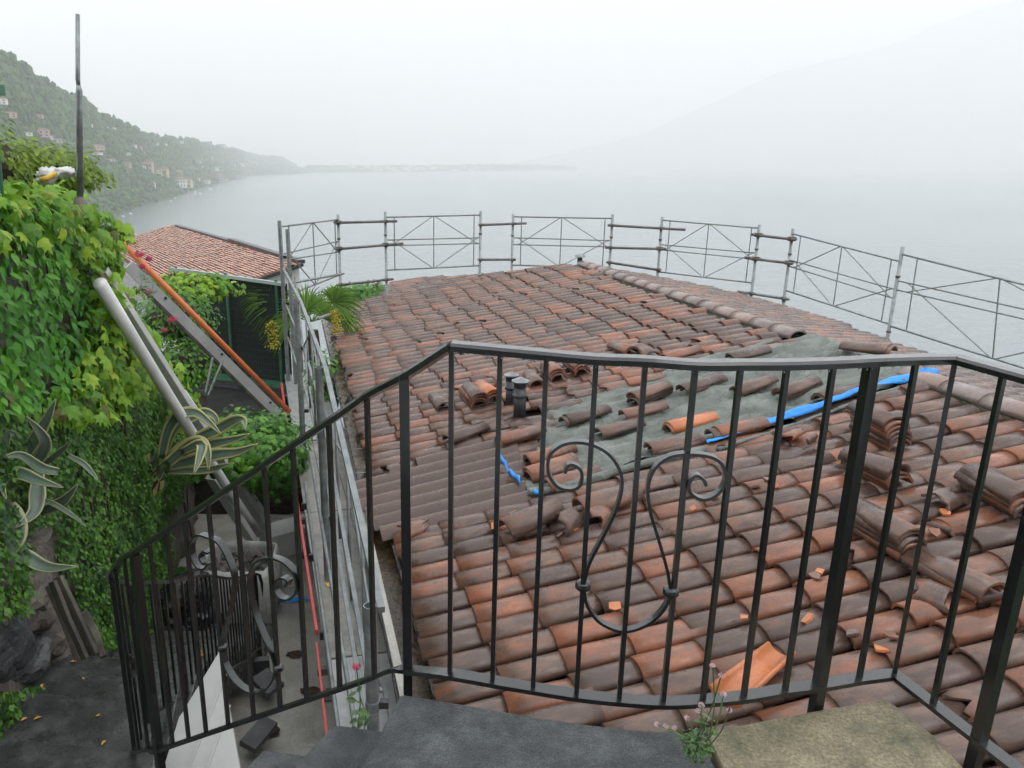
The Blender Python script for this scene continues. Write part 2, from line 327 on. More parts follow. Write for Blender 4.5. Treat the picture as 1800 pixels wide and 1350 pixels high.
# ================================================================== SETTING
LZ = -50.0
b = MB(); S_ = 8800
gx = np.linspace(-7800, 9800, 12); gy = np.linspace(-500, 12800, 12)
b.add([(x, y, LZ) for y in gy for x in gx], [(j*12+i, j*12+i+1, (j+1)*12+i+1, (j+1)*12+i) for j in range(11) for i in range(11)])
lake = tag(b.build('lake', M['water'], origin=(0, 0, LZ)), 'misty grey lake stretching to the haze', 'lake', kind='structure')
# slope under the village down to the lake
b = MB()
ys = [(-6, -5.2), (12, -5.2), (16, -7), (40, -24), (75, -47), (95, -53)]
b.add([(x, y, z) for y, z in ys for x in (-45, -12, 0, 14, 34)], [(j*5+i, j*5+i+1, (j+1)*5+i+1, (j+1)*5+i) for j in range(5) for i in range(4)])
tag(b.build('ground', M['hill']), 'steep slope under the houses down to the lake', kind='structure')
# unseen slope added behind the stairs to block sky and darken the ironwork
b = MB(); ys2 = [(-2.4, -1.5), (-2.8, .8), (-4.5, 1.8), (-8, 4.5), (-18, 12)]; vs = []
for j, (y, z) in enumerate(ys2):
    for x in np.linspace(-26, 16, 22): vs.append((x, y+.5*mnoise.noise(Vector((x*.6, j, 0))), z+(.6*mnoise.noise(Vector((x*.5, j, 3))) if j else 0)))
b.add(vs, [(j*22+i, j*22+i+1, (j+1)*22+i+1, (j+1)*22+i) for j in range(4) for i in range(21)])
tag(b.build('hillside', M['soil']), 'unseen dark slope added behind the stairs to block skylight', kind='structure')
# courtyard floor
b = MB(); n = 26; P0 = Vector((-4.2, 1.5, 0)); vs = []
for j in range(n):
    for i in range(n):
        x = -4.2+i*4.6/(n-1); y = 1.2+j*9.0/(n-1)
        vs.append((x, y, -4.30+.03*mnoise.noise(Vector((x*1.5, y*1.5, 0)))))
b.add(vs, [(j*n+i, j*n+i+1, (j+1)*n+i+1, (j+1)*n+i) for j in range(n-1) for i in range(n-1)])
tag(b.build('courtyard_floor', M['concrete']), 'wet uneven concrete floor below the stairs', kind='structure')
# far hillside: terrain from shoreline up to the skyline
SHORE = [(-700, 640), (-300, 500), (0, 425), (100, 398), (205, 376), (250, 360), (300, 346), (350, 331), (400, 318), (427, 313), (432, 309.5), (500, 307), (541, 304.5), (552, 304)]
SKYL = [(-700, 20), (-300, 60), (-60, 90), (0, 97), (18, 101), (34, 112), (60, 134), (110, 165), (140, 168), (168, 192), (200, 212), (216, 218), (260, 236), (300, 245), (340, 246), (380, 258), (420, 265), (450, 272), (470, 275), (495, 277), (515, 288), (541, 303), (552, 303.6)]
SPUR = [(-700, 60), (-300, 110), (0, 146), (30, 158), (60, 190), (95, 212), (130, 235), (180, 262), (240, 300), (290, 330), (320, 342)]
def hill_pt(x, f, skyl, k0, k1):
    ysh = interp(x, SHORE); ysk = interp(x, skyl)
    r = ray(x, ysh); ds = math.hypot(r.x, r.y)/r.z*LZ
    d = ds*k0 + f*(ds*(k1-k0))+f*160
    y = ysh+(ysk-ysh)*(f**.92)
    return at(x, y, d)
HP = {}
def hill(name, label, x0, x1, nx, nf, skyl, k0, k1, amp):
    b = MB(); vs = []
    for j in range(nf+2):
        for i in range(nx):
            x = x0+(x1-x0)*i/(nx-1); f = min(j/(nf-1), 1)
            P = hill_pt(x, f, skyl, k0, k1)
            if j >= nf:
                q = P.length; P = P*(1+.12*(j-nf+1)); P.z = LZ+(P.z-LZ)*(.6 if j == nf else .02)-3
            elif j: P.z += amp*mnoise.fractal(Vector((P.x*.004, P.y*.004, 3)), 1, 2, 4)*min(1, f*5)*(1-f*.7)
            if j == 0: P.z = LZ-2
            vs.append(P)
    b.add(vs, [(j*nx+i, j*nx+i+1, (j+1)*nx+i+1, (j+1)*nx+i) for j in range(nf+1) for i in range(nx-1)])
    o = b.build(name, M['hill'], smooth=True); tag(o, label, kind='structure'); HP[name] = (vs, nx, nf)
    return o
hill('hillside', 'wooded hillside dropping to the lake shore', -700, 550, 120, 22, SKYL, 1, 1.35, 26)
hill('near_hillside', 'nearer wooded spur of the hillside', -700, 318, 80, 14, SPUR, .97, 1.16, 20)
# forest: tree crowns on the slopes
ico = []
def ico_mesh():
    import bmesh
    bm = bmesh.new(); bmesh.ops.create_icosphere(bm, subdivisions=1, radius=1)
    v = [x.co.copy() for x in bm.verts]; f = [tuple(q.index for q in x.verts) for x in bm.faces]; bm.free(); return v, f
IV, IF = ico_mesh()
def crowns(name, src, cnt, seed, label, k=1.):
    rr = random.Random(seed); vs, nx, nf = HP[src]; b = MB()
    for _ in range(cnt):
        i = rr.random()*(nx-1.001); j = rr.random()**.8*(nf-1.001); a, c = int(i), int(j); u, v = i-a, j-c
        P = (vs[c*nx+a]*(1-u)+vs[c*nx+a+1]*u)*(1-v)+(vs[(c+1)*nx+a]*(1-u)+vs[(c+1)*nx+a+1]*u)*v
        s = rr.uniform(3.2, 6.5)*k*(P.length/1800)**.35; h = s*rr.uniform(.8, 1.3); tone = rr.random()*.9
        if rr.random() < .05: h = s*1.9; s *= .6
        jit = [Vector((rr.uniform(.7, 1.25), rr.uniform(.7, 1.25), rr.uniform(.7, 1.2))) for q in IV]
        b.add([P+Vector((q.x*s*t.x, q.y*s*t.y, q.z*h*t.z+h*.4)) for q, t in zip(IV, jit)], IF, tone)
    tag(b.build(name, M['forest']), label, kind='stuff')
crowns('forest', 'hillside', 11000, 3, 'dense misty woods covering the far hillside')
crowns('forest', 'near_hillside', 5200, 4, 'dense darker woods on the nearer hill spur', .8)
# far delta with its wooded tip
b = MB(); rr = random.Random(5)
def dpt(x, y, d=None):
    return atz(x, y, LZ)
for k in range(1500):
    x = 540+470*rr.random()**1.0; d0 = atz(x, 303-4.5*(x-540)/470, LZ)
    q = d0*(1+.35*rr.random()); 
    s = rr.uniform(17, 34)*(1 if x < 760 else 1.15)
    if x > 990: s *= .7
    jit = rr.uniform(.8, 1.2)
    b.add([Vector((q.x+v.x*s*1.6, q.y+v.y*s, LZ+v.z*s*jit+s*.3)) for v in IV], IF, rr.random()*.8)
tag(b.build('far_woods', M['forest']), 'faint line of trees on the low far shore', kind='stuff')
b = MB(); pts = [dpt(x, 303.3-4.6*(x-530)/480) for x in range(530, 1011, 20)]
back = [p*1.5 for p in pts]; m = len(pts)
b.add([Vector((p.x, p.y, LZ-2)) for p in pts]+[Vector((p.x, p.y, LZ+3)) for p in pts]+[Vector((p.x, p.y, LZ+3)) for p in back], [(i, i+1, m+i+1, m+i) for i in range(m-1)]+[(m+i, m+i+1, 2*m+i+1, 2*m+i) for i in range(m-1)])
tag(b.build('far_shore', M['hill']), 'low far shore of the delta', kind='structure')
# mountain across the lake on the right, almost lost in cloud
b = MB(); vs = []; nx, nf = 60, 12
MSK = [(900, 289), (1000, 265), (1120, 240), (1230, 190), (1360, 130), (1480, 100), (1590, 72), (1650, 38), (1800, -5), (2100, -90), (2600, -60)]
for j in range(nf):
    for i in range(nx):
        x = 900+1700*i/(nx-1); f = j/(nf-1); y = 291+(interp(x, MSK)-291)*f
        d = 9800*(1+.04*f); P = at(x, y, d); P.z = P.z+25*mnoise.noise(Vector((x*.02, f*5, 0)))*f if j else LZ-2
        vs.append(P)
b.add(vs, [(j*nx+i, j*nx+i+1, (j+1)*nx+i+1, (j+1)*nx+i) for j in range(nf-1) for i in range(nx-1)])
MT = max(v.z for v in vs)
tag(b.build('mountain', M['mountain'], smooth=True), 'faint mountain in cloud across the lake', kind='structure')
# haze
b = MB(); b.box(((-7900+9900)/2, 6150, (LZ-1.5+MT+30)/2), (17900, 13500, MT+30-LZ+1.5))
hz_ = b.build('haze', None); tag(hz_, 'pale rain mist over the lake', kind='stuff')
hm = bpy.data.materials.new('mist'); hm.use_nodes = True; t = hm.node_tree; t.nodes.clear()
vo = N(t, 'ShaderNodeVolumePrincipled'); vo.inputs['Color'].default_value = (.985, .985, .988, 1); vo.inputs['Density'].default_value = .00033; vo.inputs['Anisotropy'].default_value = .1
t.links.new(vo.outputs[0], N(t, 'ShaderNodeOutputMaterial').inputs['Volume']); hz_.data.materials.append(hm)
# houses on the hillside and villas at the shore
def terrain_at(x, y, src):
    """point on a hill mesh seen at this spot, found by walking up the slope"""
    vs, nx, nf = HP[src]; x0, x1 = -700, (550 if src == 'hillside' else 318)
    i = min(max((x-x0)/(x1-x0)*(nx-1), 0), nx-1.001); a = int(i); u = i-a; best = None
    for j in range(nf):
        P = vs[j*nx+a]*(1-u)+vs[j*nx+a+1]*u; e = abs(px(P)[1]-y)
        if best is None or e < best[0]: best = (e, P)
    return best[1]
def far_house(x, y, w, h, wall, label, group=None, roof='hroof', src='hillside', name='hillside_house', dep=None):
    P = terrain_at(x, y, src); k = P.length/FOC*1.02; w *= k; h *= k; dep = (dep or w*.8)
    a = math.atan2(P.x, P.y); Rm = Matrix.Rotation(-a+rnd.uniform(-.4, .4), 3, 'Z')
    base = P-P.normalized()*min(25, w*.8); base.z = P.z-h*.2
    t = thing(name, base, label, 'house', group)
    b = MB(); b.box(base+Vector((0, 0, h*.5)), (w, dep, h), Rm); b.build('wall', M[wall], t)
    b = MB(); q = [Rm @ Vector(v)+base for v in ((-w*.56, -dep*.58, h), (w*.56, -dep*.58, h), (w*.56, dep*.58, h), (-w*.56, dep*.58, h), (-w*.3, 0, h*1.28), (w*.3, 0, h*1.28))]
    b.add(q, [(0, 1, 5, 4), (1, 2, 5), (2, 3, 4, 5), (3, 0, 4), (3, 2, 1, 0)]); b.build('roof', M[roof], t)
    nwin = max(2, int(w/4.5)); nfl = 2 if h > w*.4 else 1
    for fl in range(nfl):
        for i in range(nwin):
            c = base+Rm @ Vector(((i+.5-nwin/2)*w/nwin*.9, -dep*.5-.15, h*(.3+.42*fl) if nfl > 1 else h*.5))
            b = MB(); b.box(c, (w/nwin*.36, .3, h*.2), Rm); b.build('window', M['glass'], t)
    return t
FH = [(222, 297, 15, 8, 'hw_pink', 'salmon house among trees highest of the shore cluster'), (263, 297, 13, 16, 'hw_pink', 'tall pink house above the yellow one on the far shore'),
 (279, 305, 11, 9, 'hw_cream', 'cream house between the pink and yellow houses'), (291, 311, 11, 13, 'hw_yellow', 'yellow house above the white waterfront villa'),
 (315, 308, 9, 8, 'hw_pink', 'small mauve house above the white waterfront villa'), (318, 327, 18, 13, 'hw_white', 'large white waterfront villa, left wing'),
 (331, 326, 12, 13, 'hw_cream', 'cream right neighbour of the waterfront villa'), (270, 328, 8, 9, 'hw_white', 'white house alone in trees left of the waterfront villa'),
 (231, 341, 6, 7, 'hw_cream', 'tiny cream house lowest in the shore trees'), (386, 319, 14, 9, 'hw_grey', 'grey houses at the point, left block'), (418, 318, 16, 7, 'hw_grey', 'long grey building on the shore point'),
 (362, 322, 12, 6, 'hw_white', 'low white house by the far shore'), (445, 290, 13, 7, 'hw_cream', 'cream house on the farther headland'), (425, 292, 7, 5, 'hw_white', 'small white house left of the headland house'),
 (378, 299, 9, 5, 'hw_white', 'white house above the shore point'), (345, 285, 14, 5, 'hw_grey', 'wide grey house half way up the far slope'), (252, 297, 8, 6, 'hw_white', 'white annex left of the tall pink house'),
 (195, 287, 12, 5, 'hw_grey', 'grey house low on the slope right of the pole'), (158, 220, 9, 4.5, 'hw_white', 'highest white house right of the pole'), (187, 227, 6, 5, 'hw_white', 'white house above the misty terraces'),
 (170, 263, 20, 7, 'hw_pink', 'broad pinkish house right of the pole'), (165, 271, 22, 4, 'hw_white', 'long white terrace below the pinkish house'), (220, 271, 14, 4, 'hw_white', 'white house right of the long terrace')]
for a in FH: far_house(*a)
for x, y, w, h, c in [(198, 229, 8, 3.5, 'hw_white'), (235, 257, 9, 5, 'hw_white'), (245, 262, 9, 6, 'hw_grey'), (255, 262, 6, 4, 'hw_white'), (276, 256, 5, 4, 'hw_white'), (290, 256, 6, 4, 'hw_white'), (319, 252, 7, 4, 'hw_white'), (288, 259, 4, 3, 'hw_cream'), (253, 272, 6, 6, 'hw_grey'), (366, 254, 9, 4, 'hw_grey'), (392, 262, 9, 6, 'hw_cream'), (352, 285, 6, 5, 'hw_pink'), (370, 280, 7, 7, 'hw_grey'), (353, 295, 7, 3, 'hw_white'), (410, 290, 7, 4, 'hw_white'), (347, 318, 8, 5, 'hw_white'), (340, 322, 5, 4, 'hw_grey'), (398, 318, 6, 7, 'hw_pink')]:
    far_house(x, y, w, h, c, 'small pale house scattered among trees on the far slope', 'small pale houses on the far hillside')
for x, y, w, h, c, l in [(5, 190, 13, 8, 'hw_white', 'white house at left edge high on the spur'), (18, 210, 16, 7, 'hw_pink', 'pinkish house on the spur left of the pole'), (22, 203, 8, 6, 'hw_grey', 'grey house above the pinkish one on the spur'), (70, 207, 10, 5, 'hw_pink', 'faded pink house alone on the spur'), (48, 245, 15, 5, 'hw_white', 'long white house low on the spur'),
   (78, 245, 16, 10, 'hw_pink', 'pinkish block beside the long white house'), (90, 240, 6, 6, 'hw_white', 'small white house touching the pinkish block'), (101, 256, 13, 6, 'hw_grey', 'grey house nearest the pole on the spur')]:
    far_house(x, y, w, h, c, l, None, src='near_hillside')
rr = random.Random(11)
for k in range(70):
    x = 548+rr.random()*290 if k < 60 else 620+rr.random()*200; d0 = atz(x, 302.2, LZ)*(1.0+.10*rr.random()); w = rr.uniform(18, 46); h = rr.uniform(9, 20); d0 = d0*.99; c = Vector((d0.x, d0.y, LZ+3+h/2+rr.random()*26))
    b = MB(); b.box(c, (w, 12, h)); o = b.build('town_building', M[rr.choice(['hw_white', 'hw_white', 'hw_cream', 'hw_grey'])])
    tag(o, 'tiny pale town building on the far delta shore', 'building', 'town buildings on the far shore')
for x, y, s in [(312, 343, 4), (308, 349, 3), (301, 353.5, 3), (344, 338, 4), (343, 342, 4), (371, 333, 4), (352, 341, 5), (230, 376, 5), (217, 380.5, 5), (410, 319, 4), (440, 308.5, 3)]:
    P = atz(x, y, LZ); k = P.length/FOC; L = s*k
    t = thing('boat', P, 'small white boat moored off the far shore', 'boat', 'white boats near the far shore')
    b = MB(); b.prism([P+Vector((-L/2, -L*.15, 0)), P+Vector((L*.3, -L*.15, 0)), P+Vector((L/2, 0, 0)), P+Vector((L*.3, L*.15, 0)), P+Vector((-L/2, L*.15, 0))], (0, 0, 0), (0, 0, L*.22)); b.build('hull', M['hw_white'], t)
    b = MB(); b.box(P+Vector((-L*.1, 0, L*.32)), (L*.35, L*.2, L*.2)); b.build('cabin', M['hw_white'], t)
P = atz(1058, 394.5, LZ); t = thing('motorboat', P, 'tiny motorboat trailing a wake behind the scaffold frame', 'boat')
b = MB(); b.prism([P+Vector((-1.2, -1, 0)), P+Vector((1.2, -1, 0)), P+Vector((.9, 2, 0)), P+Vector((0, 3.6, 0)), P+Vector((-.9, 2, 0))], (0, 0, 0), (0, 0, .9)); b.build('hull', M['hw_white'], t)
b = MB(); b.box(P+Vector((0, .3, 1.2)), (1.2, 1.5, .7)); b.build('cabin', M['glass'], t)
# ================================================================== NEIGHBOUR'S HOUSE (left, below)
A0 = at(311, 390, 44); A0.z = -101/FOC*44*.99; A1 = atz(532, 466, A0.z)
rd = (A1-A0); L_r = rd.length; rd.normalize(); fd = Vector((-rd.y, rd.x, 0)); 
if fd.x > 0: fd = -fd
th2 = R(14); ud = fd*math.cos(th2)-Vector((0, 0, math.sin(th2)))
nh = thing('house', A1+fd*3, 'neighbouring white house with orange pantile roof on the left', 'house')
def npl(x, y):
    n = rd.cross(ud); d = ray(x, y); return d*(n.dot(A1)/n.dot(d))
wid = (npl(400, 492)-A1).dot(ud)
NC = 17; cw = wid/NC; nup2 = rd.cross(ud); nup2 = nup2 if nup2.z > 0 else -nup2
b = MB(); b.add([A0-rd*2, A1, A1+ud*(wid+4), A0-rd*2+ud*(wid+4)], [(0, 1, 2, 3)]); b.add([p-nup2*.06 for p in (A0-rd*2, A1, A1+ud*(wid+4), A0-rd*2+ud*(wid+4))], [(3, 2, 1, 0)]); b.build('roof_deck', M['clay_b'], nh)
rr = random.Random(3)
nr = int((L_r+1)/.42)
for c in range(NC+12):
    b = MB(); y0 = c*cw; 
    for k in range(nr):
        a = A1-rd*(k*.42); e = .04*rr.random(); j0 = rr.uniform(-.02, .02)*cw*4
        top = .0; q = [a+ud*(y0+.03*cw), a+ud*(y0+cw*.95+j0), a-rd*.41+ud*(y0+cw*.95+j0), a-rd*.41+ud*(y0+.03*cw)]
        hh = [.05, .12+e*.5, .12+e*.5, .05]; mid = [a+ud*(y0+cw*.5)+nup2*(.12+e), a-rd*.40+ud*(y0+cw*.5)+nup2*(.12+e)]
        vs = [p+nup2*h_ for p, h_ in zip(q, hh)]+mid
        b.add(vs, [(0, 4, 5, 3), (4, 1, 2, 5)], rr.random(), [(0, 0), (1, 0), (1, 1), (0, 1), (.5, 0), (.5, 1)])
        b.add([vs[1], vs[2], q[2]+nup2*.005, q[1]+nup2*.005], [(0, 1, 2, 3)], 0)
        b.add([vs[0], vs[4], vs[1], q[0], q[1]], [(0, 1, 2, 4, 3)], rr.random())
    b.build('tile_course', M['clay_n'], nh)
b = MB(); b.beam(A1+rd*.06+nup2*.03, A1+rd*.06+nup2*.03+ud*(wid+5), .1, .10); b.build('barge_board', M['flue'], nh)
b = MB(); wz = A0.z-6
b.prism([A1-rd*.35-Vector((0, 0, .10)), A1-rd*.35+ud*(wid+4)-Vector((0, 0, .10)), Vector(((A1-rd*.35+ud*(wid+4)).x, (A1-rd*.35+ud*(wid+4)).y, wz)), Vector((A1.x-rd.x*.35, A1.y-rd.y*.35, wz))], (0, 0, 0), -rd*.3)
b.build('wall', M['whitewall'], nh)
b = MB(); b.beam(A0+nup2*.1, A0+rd*L_r*.55+nup2*.1, .25, .16); b.build('ridge_flashing', M['flue'], nh)
b = MB(); b.beam(A0+rd*L_r*.55+nup2*.2, A1+nup2*.12, .25, .12); b.build('ridge_flashing', M['flue'], nh)
# ================================================================== THE HOUSE WITH THE BROKEN ROOF
TH = R(10); E0 = Vector((0, 3.5, -2.8)); az = R(-10.8); hd = Vector((math.sin(az), math.cos(az), 0)); rgt = Vector((hd.y, -hd.x, 0))
uu = rgt*math.cos(TH)+Vector((0, 0, math.sin(TH))); nu = Vector((0, 0, 1)) - uu*uu.z; nu.normalize()
TR = 4.95
def und(s, t): return (1-.85*max(0., min(1., (t-3.4)/1.3)))*(.05*mnoise.noise(Vector((s*.45, t*.5, 0)))+.009*mnoise.noise(Vector((s*1.6, t*1.3, 5))))
def RP(s, t, h=0.): return E0+hd*s+uu*t+nu*(h+und(s, t))
u2 = rgt*math.cos(TH)-Vector((0, 0, math.sin(TH))); nu2 = Vector((0, 0, 1))-u2*u2.z; nu2.normalize()
RZ0 = E0+uu*TR
def RP2(s, t, h=0.): return RZ0+hd*s+u2*t+nu2*(h+und(s, TR-t*.3))
def st(x, y, h=.05):
    r = ray(x, y); d = nu.dot(E0)+h; P = r*(d/nu.dot(r)); q = P-E0; return q.dot(hd), q.dot(uu)
SFAR = [(0, 10.9), (.4, 12.1), (1.0, 12.6), (1.7, 12.75), (2.6, 12.2), (3.5, 11.5), (4.95, 10.7), (5.2, 10.6)]
EDGE2 = [(-3, .2), (1, .7), (2, 1.15), (3, 1.4), (4.1, 1.7), (5, 1.97), (6.4, 2.4), (7.8, 2.75), (9, 2.6), (9.8, 2.1), (10.2, 1.5), (10.6, .3), (11, 0)]
S0 = -3.0
house = thing('tiled_house', E0+hd*5+Vector((2, 0, -2)), 'house with a large broken clay tile roof under repair', 'house')
TARP = [st(*p) for p in [(1352, 628), (1420, 606), (1510, 628), (1652, 655), (1500, 708), (1352, 757), (1240, 793), (1130, 828), (960, 876), (925, 862), (962, 790), (950, 745), (1000, 705), (1110, 680), (1230, 640)]]
SHEET = [st(*p) for p in [(640, 850), (800, 795), (880, 778), (915, 862), (958, 873), (700, 948), (655, 900)]]
sw, sl = .196, .36
def tile_mesh(name, w0, w1, h0, h1, L, n=6, broken=0, seed=0, inner=True, th=.013):
    rr = random.Random(seed); b = MB(); rows = 3 if not broken else 4
    outer = []; inn = []
    for j in range(rows):
        v = j/(rows-1)
        for i in range(n+1):
            q = i/n; a = math.pi*(1-q); w = w0+(w1-w0)*v; h = h0+(h1-h0)*v
            y = v*L
            if broken and j == 0: y += rr.random()*L*.3
            if broken and j == 1: y = max(y, L*.33)
            if broken == 2 and j == rows-1: y -= rr.random()*L*.35
            x = math.cos(a)*w/2; z = (math.sin(a)**.85)*h
            outer.append((Vector((x, y, z)), (v, q*2-1))); inn.append((Vector((x*(1-2*th/w), y, max(z-th, -.001))), (v, q*2-1)))
    b_v = [p for p, _ in outer]; uv = [u for _, u in outer]; m = n+1
    fs = [(j*m+i+1, j*m+i, (j+1)*m+i, (j+1)*m+i+1) for j in range(rows-1) for i in range(n)]
    off = len(b_v)
    if inner:
        b_v += [p for p, _ in inn]; uv += [u for _, u in inn]
        fs += [(off+j*m+i, off+j*m+i+1, off+(j+1)*m+i+1, off+(j+1)*m+i) for j in range(rows-1) for i in range(n)]
    else:
        b_v += [p for p, _ in inn[:m]]; uv += [u for _, u in inn[:m]]
    fs += [(i, i+1, off+i+1, off+i) for i in range(n)]
    if inner:
        q = (rows-1)*m; fs += [(q+i+1, q+i, off+q+i, off+q+i+1) for i in range(n)]
        fs += [(j*m, off+j*m, off+(j+1)*m, (j+1)*m) for j in range(rows-1)]+[(off+j*m+n, j*m+n, (j+1)*m+n, off+(j+1)*m+n) for j in range(rows-1)]
    b.add(b_v, fs, rr.random(), uv)
    return b
TW = (.190, .171, .069, .059)
def mk(b, name, mat, smooth=True):
    me = b.mesh(name, smooth); me.materials.append(mat); 
    return me
def shade(me):
    # keep rims crisp: smooth only the curved shell
    for p in me.polygons:
        p.use_smooth = abs(p.normal.y) < .5
    return me
T_ok = [shade(mk(tile_mesh('roof_tile', *TW, .45, 7, 0, 20+k), 'roof_tile', M['clay'])) for k in range(12)]
T_br = [shade(mk(tile_mesh('roof_tile', *TW, .45, 8, 1, 60+k), 'roof_tile', M['clay'])) for k in range(8)]
def frame(P, X, Y, Z): 
    m = Matrix((X, Y, Z)).transposed().to_4x4(); m.translation = P; return m
cells = []
rr = random.Random(21)
flue_st = [st(915, 742, 0), st(897, 722, 0)]
ncol = int((13-S0)/sw)
for c in range(ncol):
    s = S0+c*sw+rr.uniform(-.006, .006); off = rr.uniform(-.035, .035)
    for k in range(-1, 15):
        t = k*sl+off-.02
        sc_, tc_ = s, t+.2
        if k < 0: continue
        if s > interp(max(t, 0), SFAR) or t+.30 > TR: continue
        if inpoly(sc_, tc_, TARP) or inpoly(sc_, tc_, SHEET): continue
        if any(abs(s-f[0]) < .13 and abs(tc_-f[1]-.1) < .25 for f in flue_st): continue
        f1 = 1 if t > .1 else 0
        brk = rr.random() < .05
        M4 = frame(RP(s, t, .045+.012), -hd, (uu-nu*.034).normalized(), nu)
        if rr.random() < .2: M4 = M4 @ Matrix.Rotation(rr.uniform(-.05, .05), 4, 'Z')
        else: M4 = M4 @ Matrix.Rotation(rr.uniform(-.012, .012), 4, 'Z')
        if rr.random() < .06: M4 = M4 @ Matrix.Translation((rr.uniform(-.02, .02), rr.uniform(-.08, .05), rr.uniform(0, .018)))
        P = M4.translation; x, y = px(P) if P.dot(Fv) > .3 else (-999, 0)
        vis = -60 < x < 1860 and 300 < y < 1420
        cells.append((P.length if vis else 1e3+P.length, M4, brk, rr.randrange(12), rr.randrange(8)))
cells.sort(key=lambda q: q[0])
for i, (d, M4, brk, a, c) in enumerate(cells[:300]):
    inst(T_br[c] if brk else T_ok[a], 'roof_tile', M4, house)
def join_tiles(lst, name, n=5):
    vars_ = [tile_mesh('x', *TW, .45, n, 0, 80+k, inner=False) for k in range(6)]; vb = [tile_mesh('x', *TW, .45, n, 1, 90+k, inner=False) for k in range(6)]
    b = MB(); q = random.Random(9)
    for d, M4, brk, a, c in lst:
        v = (vb if brk else vars_)[a % 6]; tone = q.random()
        b.add([M4 @ Vector(p) for p in v.v], v.f, tone, [(u[0], u[1]) for u in v.uv])
    o = b.build(name, M['clay'], house, smooth=False); tag(o, kind='stuff'); 
    ms = np.array([abs(q.normal.dot(uu)) < .6 for q in o.data.polygons], dtype=bool); o.data.polygons.foreach_set('use_smooth', ms)
    return o
join_tiles([q for q in cells[300:] if q[0] < 1e3 or q[0] < 1e3+6], 'farther_roof_tiles', 6)
c2 = []
for c in range(int((11-S0)/sw)):
    s = S0+c*sw; off = rr.uniform(-.04, .04)
    for k in range(0, 8):
        t = .12+k*sl+off
        if t+.1 > interp(s, EDGE2): continue
        M4 = frame(RP2(s, t+.38, .045), hd, (-u2-nu2*.04).normalized(), nu2) @ Matrix.Rotation(rr.uniform(-.03, .03), 4, 'Z')
        c2.append((M4.translation.length, M4, rr.random() < .08, rr.randrange(12), 0))
join_tiles(c2, 'rear_slope_tiles', 5)
# channel tiles / deck beneath
def surf(fn, ss, ts, h, keep=None, wave=0.):
    b = MB(); vs = []; n = len(ts)
    for s in ss:
        for t in ts:
            ph = (s-S0)/sw*2*math.pi
            vs.append(fn(s, t, h+(wave*math.cos(ph) if wave else 0)))
    fs = [(i*n+j, i*n+j+1, (i+1)*n+j+1, (i+1)*n+j) for i in range(len(ss)-1) for j in range(n-1) if keep is None or keep((ss[i]+ss[i+1])/2, (ts[j]+ts[j+1])/2)]
    b.add(vs, fs, .3); return b
ss = np.arange(S0-.1, 13.0, sw/4); ts = np.linspace(-.02, TR, 9)
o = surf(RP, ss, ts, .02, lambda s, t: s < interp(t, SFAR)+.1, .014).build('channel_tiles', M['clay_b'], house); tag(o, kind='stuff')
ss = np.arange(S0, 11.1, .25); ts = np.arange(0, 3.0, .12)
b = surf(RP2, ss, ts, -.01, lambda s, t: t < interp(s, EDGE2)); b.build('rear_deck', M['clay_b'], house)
# walls under the roof
b = MB()
foot = [RP(S0, .35), RP(11.0, .35), RP(12.3, 1.6), RP(10.9, 4.0), RP2(9.6, 1.2), RP2(6, 1.6), RP2(3, .7), RP2(-2.5, .1)]
for a, c in zip(foot, foot[1:]):
    a = Vector((a.x, a.y, min(a.z, -2.95)-.16)); c = Vector((c.x, c.y, min(c.z, -2.95)-.16)); 
    b.add([a, c, Vector((c.x, c.y, -14)), Vector((a.x, a.y, -14))], [(0, 1, 2, 3)])
b.build('wall', M['render_wall'], house)
b = MB(); b.beam(RP(S0, .14, -.09), RP(10.9, .14, -.09), .05, .14); b.build('fascia', M['wood'], house)
# ridge caps + mortar
CAP = [shade(mk(tile_mesh('ridge_tile', .25, .232, .098, .092, .47, 8, 0, 40+k, th=.016), 'ridge_tile', M['clay_r'])) for k in range(4)]
s = 10.55; k = 0
capS = []
while s > 4.35: capS.append(s); s -= .41
s = 2.35
while s > -1.5: capS.append(s); s -= .41
for k, s in enumerate(capS):
    P = RP(s, TR, .0); P = Vector((P.x, P.y, P.z+.06)); Y = hd.copy()
    M4 = frame(P-hd*.41, rgt, (Y+Vector((0, 0, -.022))).normalized(), Vector((0, 0, 1))) @ Matrix.Rotation(rnd.uniform(-.012, .012), 4, 'Z')
    inst(CAP[k % 4], 'ridge_tile', M4, house)
for (s0, s1) in ((4.35, 10.6), (-1.7, 2.3)):
    b = MB(); n = int((s1-s0)/.05); vs = []
    for i in range(n+1):
        s = s0+(s1-s0)*i/n
        for q, (dx, dz) in enumerate([(-.15, -.02), (-.125, .03), (-.09, .07), (0, .08), (.09, .06), (.13, 0)]):
            P = RP(s, TR); j = .018*mnoise.noise(Vector((s*14, q*3.1, 0)))
            vs.append(P+rgt*(dx+j)+Vector((0, 0, dz+.015+j)))
    b.add(vs, [(i*6+q, i*6+q+1, (i+1)*6+q+1, (i+1)*6+q) for i in range(n) for q in range(5)]); b.build('ridge_mortar', M['mortar'], house)
